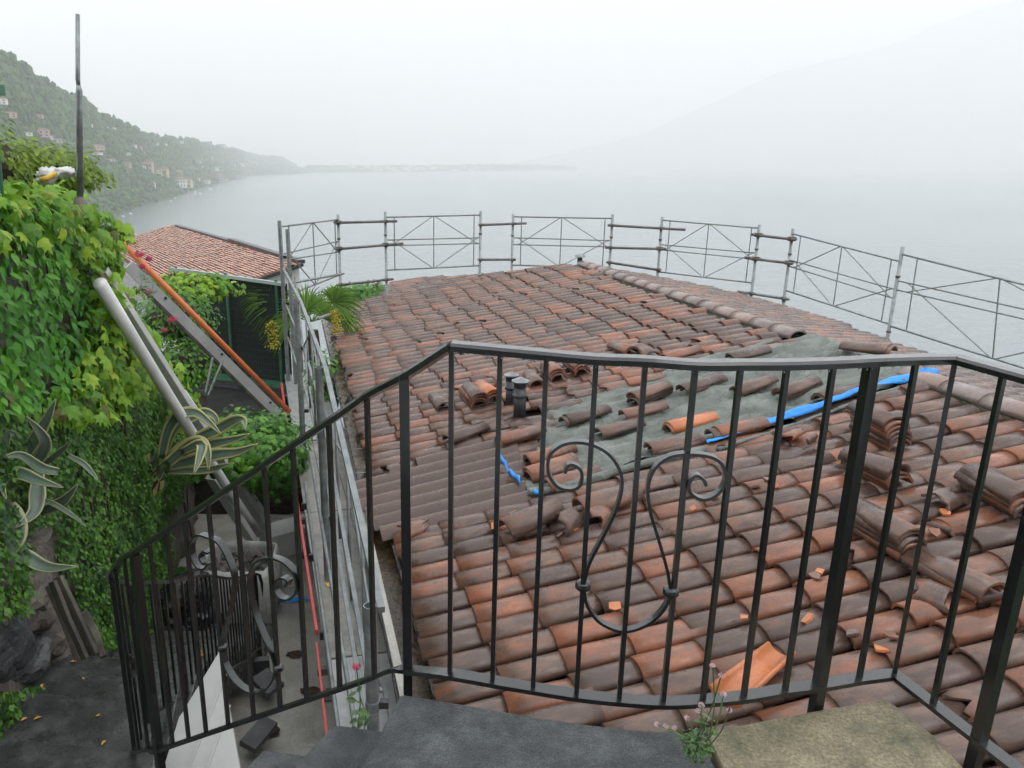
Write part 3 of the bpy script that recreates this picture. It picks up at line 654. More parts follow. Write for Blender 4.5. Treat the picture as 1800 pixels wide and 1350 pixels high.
# gutter
gs = np.linspace(3.0, 11.1, 60); b = MB(); vs = []; pr = [(-.175, -.015), (-.165, -.02), (-.155, -.07), (-.11, -.105), (-.06, -.105), (-.02, -.07), (-.015, -.01)]
def GP(s, a, z): P = E0+hd*s+rgt*a; P.z += z+und(s, 0)*.4; return P
for s in gs: vs += [GP(s, a, z) for a, z in pr]
b.add(vs, [(i*7+q, i*7+q+1, (i+1)*7+q+1, (i+1)*7+q) for i in range(59) for q in range(6)]); g = b.build('gutter', M['gutmetal'], house); sm = g.modifiers.new('t', 'SOLIDIFY'); sm.thickness = .005
b = MB(); vs = []
for i, s in enumerate(gs):
    for q, a in enumerate((-.152, -.12, -.08, -.04, -.018)): vs.append(GP(s, a, -.052+.015*mnoise.noise(Vector((s*6, q*2., 1)))-(.004 if q in (0, 4) else 0)))
b.add(vs, [(i*5+q, i*5+q+1, (i+1)*5+q+1, (i+1)*5+q) for i in range(59) for q in range(4)]); tag(b.build('gutter_sludge', M['gutter'], house), kind='stuff')
for s in np.arange(3.3, 11, .62):
    b = MB(); b.beam(GP(s, -.178, -.008), GP(s, 0, .0), .022, .004); b.build('gutter_bracket', M['gutmetal'], house)
b = MB(); b.beam(GP(2.95, -.175, -.06), GP(-2.5, -.175, -.06), .05, .13); b.build('eaves_board', M['concrete'], house)
b = MB(); b.beam(GP(3.0, -.07, -.1), GP(-2.5, -.07, -.1), .13, .02); b.build('eaves_tray', M['gutter'], house)
b = MB(); pts = [GP(s, -.215+.012*math.sin(s*3), -.03-.02*math.sin(s*2.1)) for s in np.linspace(-2.4, 8, 60)]; b.tube(pts, .009, 6); b.build('cable', M['bin'], house)
# bare lining exposed beside the brown sheet
l0 = [st(*p, 0) for p in [(672, 838), (700, 838), (735, 935), (700, 938)]]
b = MB(); n = 10; vs = []
for i in range(n+1):
    for j in range(n+1):
        f, g_ = i/n, j/n
        s = (l0[0][0]*(1-g_)+l0[1][0]*g_)*(1-f)+(l0[3][0]*(1-g_)+l0[2][0]*g_)*f; t_ = (l0[0][1]*(1-g_)+l0[1][1]*g_)*(1-f)+(l0[3][1]*(1-g_)+l0[2][1]*g_)*f
        vs.append(RP(s, t_, .045+.012*mnoise.noise(Vector((s*9, t_*9, 0)))))
b.add(vs, [(i*(n+1)+j, i*(n+1)+j+1, (i+1)*(n+1)+j+1, (i+1)*(n+1)+j) for i in range(n) for j in range(n)]); b.build('roof_lining', M['lining'], house, smooth=True)
# brown corrugated sheet in place of tiles
ca = [(i/8) for i in range(9)]
sS = [p[0] for p in SHEET]; smin, smax = min(sS), max(sS); c0 = math.floor((smin-S0)/sw); c1 = math.ceil((smax-S0)/sw)
for c in range(c0, c1+1):
    s = S0+c*sw; ts_ = [t for t in np.arange(-.1, 3, .04) if inpoly(s, t, SHEET)]
    if len(ts_) < 8: continue
    t0, t1 = ts_[0]-.1, ts_[-1]+.14; b = MB(); vs = []; uv = []; L = 5
    for j in range(L+1):
        t = t0+(t1-t0)*j/L
        for i in range(9):
            q = i/8; z = .078*math.sin(math.pi*q)**.7+.04; vs.append(RP(s+(q-.5)*sw*.97, t, z-und(s, t)*.8)); uv.append((t, q))
    b.add(vs, [(j*9+i, (j+1)*9+i, (j+1)*9+i+1, j*9+i+1) for j in range(L) for i in range(8)], .2+.05*(c % 3), uv)
    b.add([RP(s+(q-.5)*sw*1.02, t0, .065*math.sin(math.pi*q)**.9+.048) for q in ca]+[RP(s+(q-.5)*sw*1.02, t0, .065*math.sin(math.pi*q)**.9+.028) for q in ca], [(i, i+1, 9+i+1, 9+i) for i in range(8)], .2)
    o = b.build('corrugated_sheet', M['clay_s'], house, smooth=True)
# ================================================================== THINGS LYING ON THE ROOF
def RS(s, t, h): return RP(s, t, h) if t <= TR else RP2(s, t-TR, h)+Vector((0, 0, .03))
def crv(P, u):
    k = u*(len(P)-1); i = min(int(k), len(P)-2); f = k-i
    return P[i][0]*(1-f)+P[i+1][0]*f, P[i][1]*(1-f)+P[i+1][1]*f
LOW = [st(*p) for p in [(925, 864), (960, 876), (1045, 853), (1130, 828), (1240, 793), (1352, 757), (1430, 732), (1500, 708), (1580, 682), (1652, 655)]]
UPP = [st(*p) for p in [(962, 735), (1000, 700), (1060, 685), (1110, 668), (1170, 655), (1230, 642), (1300, 622), (1362, 604)]]
sr = UPP[-1][0]; UPP += [(sr-.35, TR+.42), (sr-.95, TR+.30), (st(1640, 655)[0]+.02, TR+.05)]
def tarp_h(s, t):
    w = .018*math.cos((s-S0)/sw*2*math.pi)
    f = .045*mnoise.fractal(Vector((s*2.3, t*1.1, 2)), 1, 2, 5)+.034*(1-abs(mnoise.noise(Vector((s*4.5+t*1.5, t*.9-s, 7)))*2))+.02*(1-abs(mnoise.noise(Vector((s*9-t*3, t*3, 9)))*2))
    return .062+w+f
def loft(name, A, B, m, n, mat, parent, hf, thick=.004):
    b = MB(); vs = []
    for i in range(m+1):
        u = i/m; a = crv(A, u); c = crv(B, u)
        for j in range(n+1):
            v = j/n; s = a[0]*(1-v)+c[0]*v; t = a[1]*(1-v)+c[1]*v; vs.append(RS(s, t, hf(s, t, v)))
    b.add(vs, [(i*(n+1)+j, i*(n+1)+j+1, (i+1)*(n+1)+j+1, (i+1)*(n+1)+j) for i in range(m) for j in range(n)])
    o = b.build(name, mat, parent, smooth=True); k = o.modifiers.new('t', 'SOLIDIFY'); k.thickness = thick; return o
tarp = thing('tarpaulin', RP(*LOW[4], .06), 'grey green tarpaulin spread over the gap in the tiles', 'tarpaulin')
loft('sheet', LOW, UPP, 150, 60, M['tarp'], tarp, lambda s, t, v: tarp_h(s, t))
def bl(pts, wpx, name, h0=.03):
    A = [st(x, y+wpx, .1) for x, y in pts]; B = [st(x, y-wpx*.2, .1) for x, y in pts]
    return loft(name, A, B, 40, 5, M['blue'], tarp, lambda s, t, v: tarp_h(s, t)+h0+.02*math.sin(v*math.pi))
bl([(1243, 782), (1262, 774), (1330, 752), (1400, 731), (1452, 716), (1520, 692), (1560, 676), (1600, 664), (1642, 656)], 7, 'blue_underside', .045)
bl([(880, 802), (889, 815), (900, 833), (916, 850)], 9, 'blue_underside', .05)
bl([(940, 872), (948, 874), (956, 873)], 5, 'blue_underside', .05)
def hem(p, r=.022, mat='tarp'):
    b = MB(); pts = [RS(*st(x, y, .1), .11) for x, y in p]; q = []
    for a, c in zip(pts, pts[1:]):
        for k in range(6): q.append(a.lerp(c, k/6)+Vector((0, 0, .012*mnoise.noise(a.lerp(c, k/6)*7))))
    q.append(pts[-1]); b.tube(q, [r*(1+.35*mnoise.noise(v*9)) for v in q], 7); return b.build('rolled_hem', M[mat], tarp, smooth=True)
hem([(928, 868), (985, 862), (1060, 842), (1140, 818), (1240, 793)], .04); hem([(1262, 792), (1350, 762), (1450, 728), (1540, 697), (1652, 657)], .02)
hem([(1240, 636), (1300, 620), (1360, 602)], .025)
for p in [(1391, 727), (1392, 739), (1580, 662), (1589, 674)]:
    P = RP(*st(*p, .12), .155); b = MB(); b.tube([P+Vector((math.cos(a)*.014, math.sin(a)*.014, .0)) for a in np.linspace(0, 2*math.pi, 9)], .004, 5); b.build('grommet', M['galv'], tarp)
TH_ = [shade(mk(tile_mesh('loose_tile', .19, .155, .075, .06, .45, 9, 0, 120+k), 'loose_tile', M['clay'])) for k in range(6)]
THo = [shade(mk(tile_mesh('loose_tile', .19, .155, .075, .06, .45, 9, 0, 140+k), 'loose_tile', M['clay_o'])) for k in range(2)]
THb = [shade(mk(tile_mesh('broken_tile', .19, .17, .075, .07, .26, 8, 2, 150+k), 'broken_tile', M['clay'])) for k in range(4)]
BIG = [shade(mk(tile_mesh('ridge_tile', .24, .21, .11, .1, .47, 10, 0, 160+k), 'ridge_tile', M['clay'])) for k in range(2)]
ORD = ['topmost', 'second', 'third', 'fourth', 'fifth', 'sixth', 'seventh']
def stack(pa, pb, n, where, h=.10, orange=(), meshes=None, single=None, name='loose_tile', jit=.03, tilt=0):
    """tiles piled at a spot of the roof; pa, pb where the two ends of the pile lie"""
    A = RP(*st(*pa, h), h); B = RP(*st(*pb, h), h); Y = (B-A).normalized(); Z = (nu-Y*nu.dot(Y)).normalized(); X = Y.cross(Z)
    C = (A+B)/2
    for k in range(n):
        me = rnd.choice(meshes or TH_)
        if (n-1-k) in orange: me = rnd.choice(THo)
        L = .26 if me in THb else .45
        M4 = frame(C-Y*L/2+Z*(k*(.021 if n < 3 else .032))+X*rnd.uniform(-jit, jit)*.4+Y*rnd.uniform(-jit, jit), X, Y, Z) @ Matrix.Rotation(rnd.uniform(-.05, .05)*(k > 0), 4, 'Z') @ Matrix.Rotation(rnd.uniform(-.01, .01), 4, 'X') @ Matrix.Rotation(tilt, 4, 'Y')
        o = inst(me, name, M4)
        if n == 1: lab = single or f'single loose tile {where}'
        elif n == 2: lab = f'{"upper" if k else "lower"} tile of the pair {where}'
        else: lab = f'{ORD[n-1-k]} tile of the pile {where}' if k == n-1 else f'{ORD[n-1-k]} tile down in the pile {where}'
        tag(o, lab, 'roof tile', 'loose tiles lying on the roof')
# rows of tiles laid on the tarpaulin, along the slope
T1 = [((1190, 694), (1278, 664), 2, 'highest of those left of centre on the tarpaulin'), ((1280, 695), (1372, 664), 1, 'on the tarpaulin right of the highest pair'), ((1352, 706), (1452, 668), 2, 'under the handrail right of the centre of the tarpaulin'),
 ((1432, 710), (1528, 682), 2, 'by the thick railing post on the tarpaulin edge'), ((1097, 715), (1188, 680), 3, 'at the upper left corner of the tarpaulin'), ((1088, 733), (1182, 707), 1, 'just below the three tile pile on the tarpaulin'),
 ((982, 745), (1077, 716), 2, 'nearest the flue pipes on the tarpaulin'), ((1048, 766), (1138, 738), 1, 'left of the bright orange tile'), ((1163, 762), (1266, 734), 2, 'with bright orange top in the middle of the tarpaulin'),
 ((1245, 770), (1350, 745), 2, 'overhanging the blue strip of the tarpaulin'), ((1135, 800), (1240, 772), 2, 'on the lower tarpaulin edge left of the blue corner'), ((1268, 638), (1360, 616), 1, 'just above the handrail at the tarpaulin top'),
 ((1150, 636), (1240, 612), 1, 'behind the handrail left of the tarpaulin top'), ((925, 815), (1000, 790), 2, 'beside the short blue strip, upper one'), ((930, 838), (1012, 812), 2, 'beside the short blue strip, lower one'), ((960, 858), (1050, 830), 1, 'on the rolled lower hem of the tarpaulin'),
 ((870, 780), (960, 752), 2, 'just below the flue pipes'), ((800, 768), (842, 752), 1, 'lying proud left of the flue pipes')]
for k, (a, c, n, w) in enumerate(T1): stack(a, c, n, w, .115 if k < 16 else .13, (0,) if 'orange top' in w else (1,) if k == 1 else ())
T2 = [((783, 722), (757, 694), 1, 'lying downhill farthest left of the flue pipes'), ((852, 722), (814, 690), 4, 'left of the flue pipes below the rubble'), ((868, 705), (842, 688), 3, 'of orange undersides touching the flue pipes'),
 ((948, 682), (928, 655), 1, 'leaning right behind the flue pipes'), ((990, 676), (957, 642), 3, 'second to the right of the flue pipes'), ((1030, 660), (996, 636), 3, 'farthest right of the flue pipes'),
 ((1110, 620), (1072, 606), 2, 'just above the handrail, left one'), ((1150, 628), (1122, 606), 1, 'just above the handrail beside the left pair'),
 ((1592, 792), (1494, 744), 6, 'tallest of all, beside the thick railing post'), ((1590, 865), (1480, 812), 4, 'below the tallest pile, crossed by the thick post'), ((1604, 985), (1490, 918), 4, 'in the middle right crossed by the thick post'),
 ((1745, 1060), (1612, 992), 2, 'sliding downhill right of the thick post'), ((1796, 905), (1700, 852), 4, 'at the right edge with a tilted top tile'), ((1570, 622), (1480, 612), 2, 'lying on the far ridge beyond the tarpaulin')]
for k, (a, c, n, w) in enumerate(T2): stack(a, c, n, w, .135, (0, 1) if k == 2 else ())
stack((872, 950), (985, 900), 1, '', .15, (), BIG, 'large half round ridge tile lying on its own beside broken shards', 'ridge_tile'); stack((1010, 908), (1120, 872), 1, '', .15, (), BIG, 'large half round ridge tile right of the broken shards', 'ridge_tile')
stack((1275, 1215), (1380, 1130), 1, '', .19, (), THo, 'orange tile lying upside down with its hollow up', 'loose_tile', tilt=math.pi*.96)
BR = [((985, 935), (1015, 915), 'broken tile piece standing in the shards by the ridge tiles', .2, 1.1), ((1040, 925), (1060, 905), 'square broken tile chip right of the shards', .18, .5), ((900, 945), (960, 930), 'broken tile lying below the large ridge tile', .14, .1), ((845, 690), (885, 655), 'orange broken tile leaning over the flue pipes', .2, 1.2),
      ((1375, 785), (1410, 765), 'broken tile just below the blue strip', .16, -.6), ((1395, 785), (1425, 765), 'upturned broken tile below the blue strip', .16, 2.6), ((1630, 905), (1680, 880), 'broken tile resting left of the right hand pile', .17, .3), ((1640, 925), (1690, 940), 'jagged orange tile piece left of the right hand pile', .14, 2.8),
      ((700, 948), (760, 930), 'orange broken tile at the eaves below the brown sheet', .12, 0), ((1590, 1040), (1700, 1085), 'broken tile under the sliding pair on the right', .12, .2), ((668, 835), (720, 820), 'orange tile end at the eaves above the brown sheet', .12, .0)]
for k, (a, c, l, h, tl) in enumerate(BR):
    A = RP(*st(*a, h*.7), h*.8); B = RP(*st(*c, h*.7), h*.8); Y = (B-A).normalized(); Z = (nu-Y*nu.dot(Y)).normalized(); X = Y.cross(Z)
    me = THb[k % 4] if 'orange' not in l else THo[k % 2] if False else THb[k % 4]
    o = inst(me, 'broken_tile', frame((A+B)/2-Y*.13, X, Y, Z) @ Matrix.Rotation(tl, 4, 'Y')); tag(o, l, 'roof tile')
# shards
cm = []
for k in range(6):
    rr = random.Random(k+5); b = MB(); n = rr.randint(4, 6); P = [Vector((math.cos(a)*rr.uniform(.02, .05), math.sin(a)*rr.uniform(.02, .05), 0)) for a in np.linspace(0, 6.28, n, endpoint=False)]
    b.prism(P, (0, 0, 0), (0, 0, .013)); me = b.mesh('tile_shard'); me.materials.append(M['clay_o'] if k % 2 else M['clay']); cm.append(me)
LM_ = [((1000, 930), 'between the two big ridge tiles'), ((900, 720), 'by the flue pipes'), ((1290, 900), 'below the right hand scroll'), ((1100, 1000), 'inside the scroll ornament'), ((1330, 1170), 'beside the upside down orange tile'), ((1440, 1010), 'left of the thick railing post low down'), ((1555, 1140), 'near the foot of the thick post'), ((1650, 930), 'left of the right hand pile'), ((1260, 790), 'under the blue strip'), ((700, 820), 'at the eaves above the brown sheet'), ((1120, 870), 'beside the right big ridge tile'), ((880, 925), 'below the left big ridge tile')]
def near(x, y): return min(LM_, key=lambda q: math.hypot(q[0][0]-x, q[0][1]-y))[1]
shards = [(1000, 925), (1012, 938), (985, 950), (1120, 790+80), (1255, 885), (1365, 865), (1330, 868), (1420, 1095), (1350, 855), (1440, 1015), (1565, 1128), (1545, 1150), (1430, 1022), (1080, 1072), (1075, 905), (1220, 905), (1270, 752+35), (700, 820), (1640, 950), (1660, 915), (1500, 1120), (1310, 1092), (905, 910), (870, 935)]
for k, (x, y) in enumerate(shards):
    P = RP(*st(x, y, .1), .125); o = inst(cm[k % 6], 'tile_shard', frame(P, -hd, uu, nu) @ Matrix.Rotation(rnd.uniform(0, 6), 4, 'Z') @ Matrix.Rotation(rnd.uniform(-.6, .6), 4, 'X'))
    tag(o, f"{'orange' if k % 2 else 'brown'} clay shard {near(x, y)}", 'tile shard', 'broken shards scattered over the roof')
# flue pipes
for (x, y, hgt, r, l) in [(912, 745, .50, .062, 'nearer grey flue pipe with conical cap on the roof'), (897, 727, .46, .055, 'farther grey flue pipe partly hidden by the nearer one')]:
    P = RP(*st(x, y, 0), 0); t = thing('flue_pipe', P, l, 'flue pipe'); h = hgt*1.0
    b = MB(); b.tube([P, P+Vector((0, 0, h*.8))], r, 20); b.build('pipe', M['flue'], t, smooth=True)
    b = MB(); b.tube([P+Vector((0, 0, h*.60)), P+Vector((0, 0, h*.62)), P+Vector((0, 0, h*.66)), P+Vector((0, 0, h*.68))], [r*1.02, r*1.22, r*1.22, r*1.02], 20); b.build('collar', M['flue'], t)
    b = MB(); b.tube([P+Vector((0, 0, h*.8)), P+Vector((0, 0, h*.9))], [r*.8, r*1.1], 20); b.build('vent_ring', M['flue'], t)
    b = MB(); b.tube([P+Vector((0, 0, h*.93)), P+Vector((0, 0, h*.95)), P+Vector((0, 0, h*1.03))], [r*1.42, r*1.45, r*.1], 24); b.build('cap', M['fluecap'], t)
    for k in range(4):
        a = k*math.pi/2+.4; q = Vector((math.cos(a), math.sin(a), 0))*r; b = MB(); b.beam(P+q+Vector((0, 0, h*.78)), P+q*1.15+Vector((0, 0, h*.95)), .012, .004); b.build('cap_strut', M['flue'], t)
P = RP(10.75, TR, .0); t = thing('chimney_cowl', P, 'small dark round cowl behind the far end of the ridge', 'flue pipe')
b = MB(); b.tube([P, P+Vector((0, 0, .2))], .05, 14); b.build('pipe', M['flue'], t); b = MB(); b.tube([P+Vector((0, 0, .2)), P+Vector((0, 0, .24))], [.11, .09], 16); b.build('cap', M['fluecap'], t)
# ================================================================== STONE STAIRS AND LANDING
def slab(name, pts, z, th, mat, label, cat='stone step', sub=5, amp=.004, bevelw=.008):
    P = [Vector((p[0], p[1], z)) for p in pts]; b = MB(); b.prism(P, (0, 0, -th), (0, 0, 0)); o = b.build(name, mat)
    bevel(o, bevelw, 2); tag(o, label, cat); return o
land = [atz(x, y, -1.33) for x, y in [(704, 1219), (760, 1228), (850, 1243), (940, 1259), (1030, 1272), (1110, 1281), (1190, 1286), (1222, 1292), (1262, 1352)]]
land = [(p.x, p.y) for p in land]+[(.62, .2), (-.5, .2), (-.28, 1.1)]
slab('landing_slab', land, -1.33, .09, M['slab'], 'dark wet granite slab with curved edge under the railing', 'stone slab')
sand = [atz(x, y, -1.325) for x, y in [(1241, 1285), (1400, 1254), (1558, 1226), (1640, 1290), (1698, 1352)]]
slab('landing_slab', [(p.x, p.y) for p in sand]+[(1.0, .2), (.66, .2)], -1.325, .1, M['slab2'], 'yellowish mossy sandstone slab at the bottom right', 'stone slab')
A1_ = atz(586, 1272, -1.5); B1_ = atz(660, 1302, -1.5); bd = Vector((-.45, -.89, 0))
dA = Vector((-.225, .09, 0))
for k in range(6):
    z = -1.5-.165*k
    A = Vector((A1_.x, A1_.y, 0))+dA*k; B = Vector((B1_.x, B1_.y, 0))+dA*k
    lab = ['first dark stone step below the landing slab', 'second dark stone step at the bottom edge', 'third stone step down', 'fourth stone step down', 'fifth stone step down', 'sixth stone step down'][k]
    slab('stone_step', [(A.x, A.y), (B.x+.06, B.y+.03), ((B+bd*1.2).x+.06, (B+bd*1.2).y), ((A+bd*1.2).x, (A+bd*1.2).y)], z, .16, M['slab'], lab)
b = MB(); Q = [Vector((p[0]*.97, p[1]-.07, -1.425)) for p in land[:8]]+[Vector((1.0, 1.35, -1.425)), Vector((.95, .3, -1.425)), Vector((-.4, .3, -1.425))]
b.prism(Q, (0, 0, -4), (0, 0, 0)); tag(b.build('retaining_wall', M['render_wall']), 'rendered wall carrying the landing slabs', 'wall')
# winder steps at lower left and the lower flight
slab('stone_step', [(-3.0, 1.9), (-1.0, 1.9), (-1.22, 2.72), (-1.76, 2.80), (-3.0, 2.92)], -2.45, .16, M['stair'], 'wet stone step at the bottom left corner of the picture')
slab('stone_step', [(-3.2, 2.6), (-1.28, 2.62), (-1.40, 3.22), (-2.0, 3.30), (-3.2, 3.4)], -2.6, .16, M['stair'], 'broad wet stone winder step with yellow leaves at lower left')
slab('stone_step', [(-3.2, 3.2), (-1.33, 3.12), (-1.42, 3.56), (-2.15, 3.72), (-3.3, 3.8)], -2.75, .16, M['stair'], 'dark winder step just beyond the broad one')
slab('stone_step', [(-3.2, 3.4), (-1.36, 3.4), (-1.44, 3.95), (-2.3, 4.05), (-3.4, 4.1)], -2.90, .16, M['stair'], 'dark winder step against the foot of the wall')
LW = ['top', 'second', 'third', 'fourth', 'fifth', 'sixth', 'seventh', 'lowest']
for k in range(8):
    y = 3.9+.29*k; slab('stone_step', [(-3.2, y), (-1.56, y), (-1.56, y+.34), (-3.2, y+.34)], -3.07-.155*k, .30, M['stair'], f'{LW[k]} step of the lower flight seen through the railing')
b = MB(); b.prism([Vector((-3.2, 1.9, -3.02)), Vector((-1.05, 1.9, -3.02)), Vector((-1.05, 1.9, -4.4)), Vector((-3.2, 1.9, -4.4))], (0, 0, 0), (-.25, 1.9, 0)); tag(b.build('stair_wall', M['render_wall']), 'rough wall under the stone stairs', 'wall')
# fallen leaves
lm = MB(); lm.add([(-.018, 0, 0), (0, -.012, .006), (.024, 0, .002), (.003, .013, .008), (0, 0, .0)], [(0, 1, 4), (1, 2, 4), (2, 3, 4), (3, 0, 4)]); lme = lm.mesh('fallen_leaf'); lme.materials.append(M['deadleaf'])
for x, y, z in [(172, 1258, -2.6), (147, 1193, -2.75), (75, 1205, -2.6), (67, 1262, -2.6), (43, 1264, -2.6), (45, 1320, -2.6), (183, 1305, -2.6), (130, 1163, -2.9), (8, 1222, -2.6), (25, 1236, -2.6), (40, 1222, -2.6)]:
    o = inst(lme, 'fallen_leaf', Matrix.Translation(atz(x, y, z+.004)) @ Matrix.Rotation(rnd.uniform(0, 6), 4, 'Z') @ Matrix.Scale(rnd.uniform(.6, 1.2), 4)); tag(o, 'yellow fallen leaf lying on the wet stone stairs', 'leaf', 'fallen leaves on the stairs')
for k in range(26):
    P = Vector((rnd.uniform(-2.2, -1.5), rnd.uniform(4.2, 6.5), 0)); P.z = -3.06-.155*min(7, int((P.y-3.9)/.29)); o = inst(lme, 'fallen_leaf', Matrix.Translation(P) @ Matrix.Rotation(rnd.uniform(0, 6), 4, 'Z')); tag(o, 'rusty fallen leaf on the lower flight of steps', 'leaf', 'fallen leaves on the lower flight')
# ================================================================== IRON RAILINGS
def seg_hit(x, y, A, B):      # where the upright plane through A-B stands behind this spot
    r = ray(x, y); n = Vector((B.y-A.y, A.x-B.x, 0)); d = n.dot(A)/n.dot(r); return r*d
base = []   # landing: (top point, bottom point)
LB = [(717, 1178, -1.305, 'p'), (791, 1185, -1.235, 'b'), (866, 1198, -1.24, 'b'), (937, 1210, -1.245, 'b'), (1013, 1222, -1.25, 'b'), (1088, 1230, -1.25, 'b'), (1165, 1235, -1.258, 'b'), (1235, 1232, -1.26, 'b'), (1307, 1225, -1.265, 'b'), (1380, 1213, -1.27, 'b'), (1440, 1205, -1.27, 'p'), (1510, 1193, -1.275, 'b'), (1572, 1185, -1.28, 'b'), (1640, 1238, -1.28, 'b')]
for x, y, z, k in LB: base.append((atz(x, y, z), k))
d_ = (base[-1][0]-base[-2][0]); base.append((base[-2][0]+d_*2.05, 'p')); base.append((base[-3][0]+d_*3.1, 'b')); base.append((base[-4][0]+d_*4.15, 'b'))
for k in range(5, 9): base.append((base[12][0]+d_*(k+.1), 'b'))
RH = .85
rail = thing('landing_railing', Vector((.5, 1.65, -1.33)), 'curved black wrought iron railing around the landing', 'railing')
def railing_bars(parent, pts, h, bw, pw, ext=.012, postfoot=.22):
    for i_, (P, k) in enumerate(pts):
        q = pts[min(i_+1, len(pts)-1)][0]-pts[max(i_-1, 0)][0] if len(pts) > 1 else Vector((1, 0, 0)); q = Vector((q.x, q.y, 0)).normalized(); w = bw if k == 'b' else pw; lo = P.z-(postfoot if k == 'p' else 0); hi = P.z+h-.008
        b = MB(); b.box((P.x, P.y, (lo+hi)/2), (w, w, hi-lo), Matrix((q, Vector((-q.y, q.x, 0)), Vector((0, 0, 1)))).transposed())
        o = b.build('baluster' if k == 'b' else 'post', M['iron'], parent)
top = [p+Vector((0, 0, RH)) for p, k in base]; bot = [p for p, k in base]
ends = top[1:]
railing_bars(rail, base[1:], RH, .0112, .025)
railing_bars(rail, [(base[0][0]+Vector((0, 0, 0)), 'p')], .83, .0112, .024, postfoot=.22)
def smooth_path(P, n=5, keep=()):
    o_ = []
    for i in range(len(P)-1):
        a = P[i-1] if i and i not in keep else P[i]*2-P[i+1]; b_, c = P[i], P[i+1]; d = P[i+2] if i+2 < len(P) and i+1 not in keep else c*2-b_
        for k in range(n):
            t_ = k/n; o_.append(.5*((2*b_)+(-a+c)*t_+(2*a-5*b_+4*c-d)*t_*t_+(-a+3*b_-3*c+d)*t_**3))
    return o_+[P[-1]]
b = MB(); b.strip(smooth_path(top[1:], 6, (11,)), .044, .018, bev=.006); b.build('handrail', M['iron'], rail)
b = MB(); b.strip(smooth_path(bot, 6, (12,)), .036, .012); b.build('bottom_rail', M['iron'], rail)
hp = smooth_path(top[1:], 30, (11,)); b = MB(); rr = random.Random(6)
for p in hp[::2]:
    if rr.random() < .45:
        s = rr.uniform(.0012, .0026); c = p+Vector((rr.uniform(-.004, .004), rr.uniform(-.022, -.014), -.0135)); b.add([c+Vector((q.x*s, q.y*s, q.z*s*1.3)) for q in IV], IF)
dm, dt, db = new_mat('water_drop'); db.inputs['Base Color'].default_value = (.9, .92, .93, 1); db.inputs['Roughness'].default_value = .03; db.inputs['Transmission Weight'].default_value = 1.; db.inputs['IOR'].default_value = 1.33
tag(b.build('water_drops', dm, rail, smooth=True), kind='stuff')
# stair flight
SA = Vector((-.183, 1.878, -.573)); SB = Vector((-1.066, 2.422, -1.312))
stair = thing('stair_railing', Vector((-.7, 2.2, -2)), 'black wrought iron railing descending beside the stone stairs', 'railing')
fp = [(base[0][0].copy(), 'x')]
for x, k in [(645, 'b'), (578, 'b'), (515, 'b'), (465, 'b'), (415, 'b'), (368, 'b'), (327, 'b'), (295, 'b'), (266, 'b'), (240, 'p')]:
    r = ray(x, 700+(645-x)*.75); n = Vector((SB.y-SA.y, SA.x-SB.x, 0)); q = r*(n.dot(SA)/n.dot(r)); f = (Vector((q.x, q.y, 0))-Vector((SA.x, SA.y, 0))).length/Vector((SB.x-SA.x, SB.y-SA.y, 0)).length
    fp.append((Vector((q.x, q.y, SA.z+(SB.z-SA.z)*f-RH)), k))
for x, y, z, k in [(-1.15, 2.50, -1.40, 'b'), (-1.235, 2.60, -1.50, 'b'), (-1.31, 2.71, -1.60, 'b'), (-1.365, 2.84, -1.70, 'b'), (-1.395, 2.98, -1.79, 'b'), (-1.405, 3.1, -1.87, 'b')]:
    fp.append((Vector((x, y, z-RH+.02)), k))
railing_bars(stair, [q for q in fp if q[1] != 'x'], RH, .012, .028, postfoot=.12)
tp = [base[1][0]+Vector((0, 0, RH)), base[0][0]+Vector((0, 0, .79+.018))]+[p+Vector((0, 0, RH)) for p, k in fp[1:]]
tp[1] = tp[1]+Vector((0, 0, .012))
b = MB(); b.strip(smooth_path(tp, 5), .03, .02, bev=.007); b.build('handrail', M['iron'], stair)
bp = [base[0][0]+Vector((0, 0, -.0)), base[0][0]+Vector((-.035, .01, -.005))]+[p for p, k in fp[1:]]
b = MB(); b.strip(smooth_path(bp, 5), .024, .012); b.build('bottom_rail', M['iron'], stair)
for p in (fp[-1][0],):
    b = MB(); b.beam(p-Vector((0, 0, .05)), p+Vector((0, 0, RH)), .03, .03); b.build('post', M['iron'], stair)
# lower flight railing
LP = [(-1.405, 3.12, -1.87), (-1.41, 3.3, -1.96), (-1.42, 3.63, -2.15), (-1.45, 4.22, -2.46), (-1.50, 4.9, -2.88), (-1.545, 5.5, -3.2), (-1.55, 5.75, -3.33)]
low = thing('lower_stair_railing', Vector((-1.45, 4.5, -3.4)), 'lower black railing with thin bars leading down to the courtyard', 'railing')
LPv = smooth_path([Vector(p) for p in LP], 4)
b = MB(); b.strip(LPv+[LPv[-1]+Vector((.02, .06, -.05)), LPv[-1]+Vector((.03, .08, -.14)), LPv[-1]+Vector((.03, .08, -.3))], .022, .016); b.build('handrail', M['iron'], low)
b = MB(); b.strip([p-Vector((0, 0, .72)) for p in LPv], .02, .01); b.build('bottom_rail', M['iron'], low)
acc = 0; last = LPv[0]
for p in LPv[1:]:
    L = (p-last).length; k = math.ceil((acc)/.105)*.105-acc
    while k < L:
        q = last.lerp(p, k/L); b = MB(); b.beam(q-Vector((0, 0, .72)), q-Vector((0, 0, .006)), .011, .011); b.build('baluster', M['iron'], low); k += .105
    acc += L; last = p
for q in (LPv[-1], LPv[8]):
    b = MB(); b.beam(q-Vector((0, 0, .95)), q, .026, .026); b.build('post', M['iron'], low)
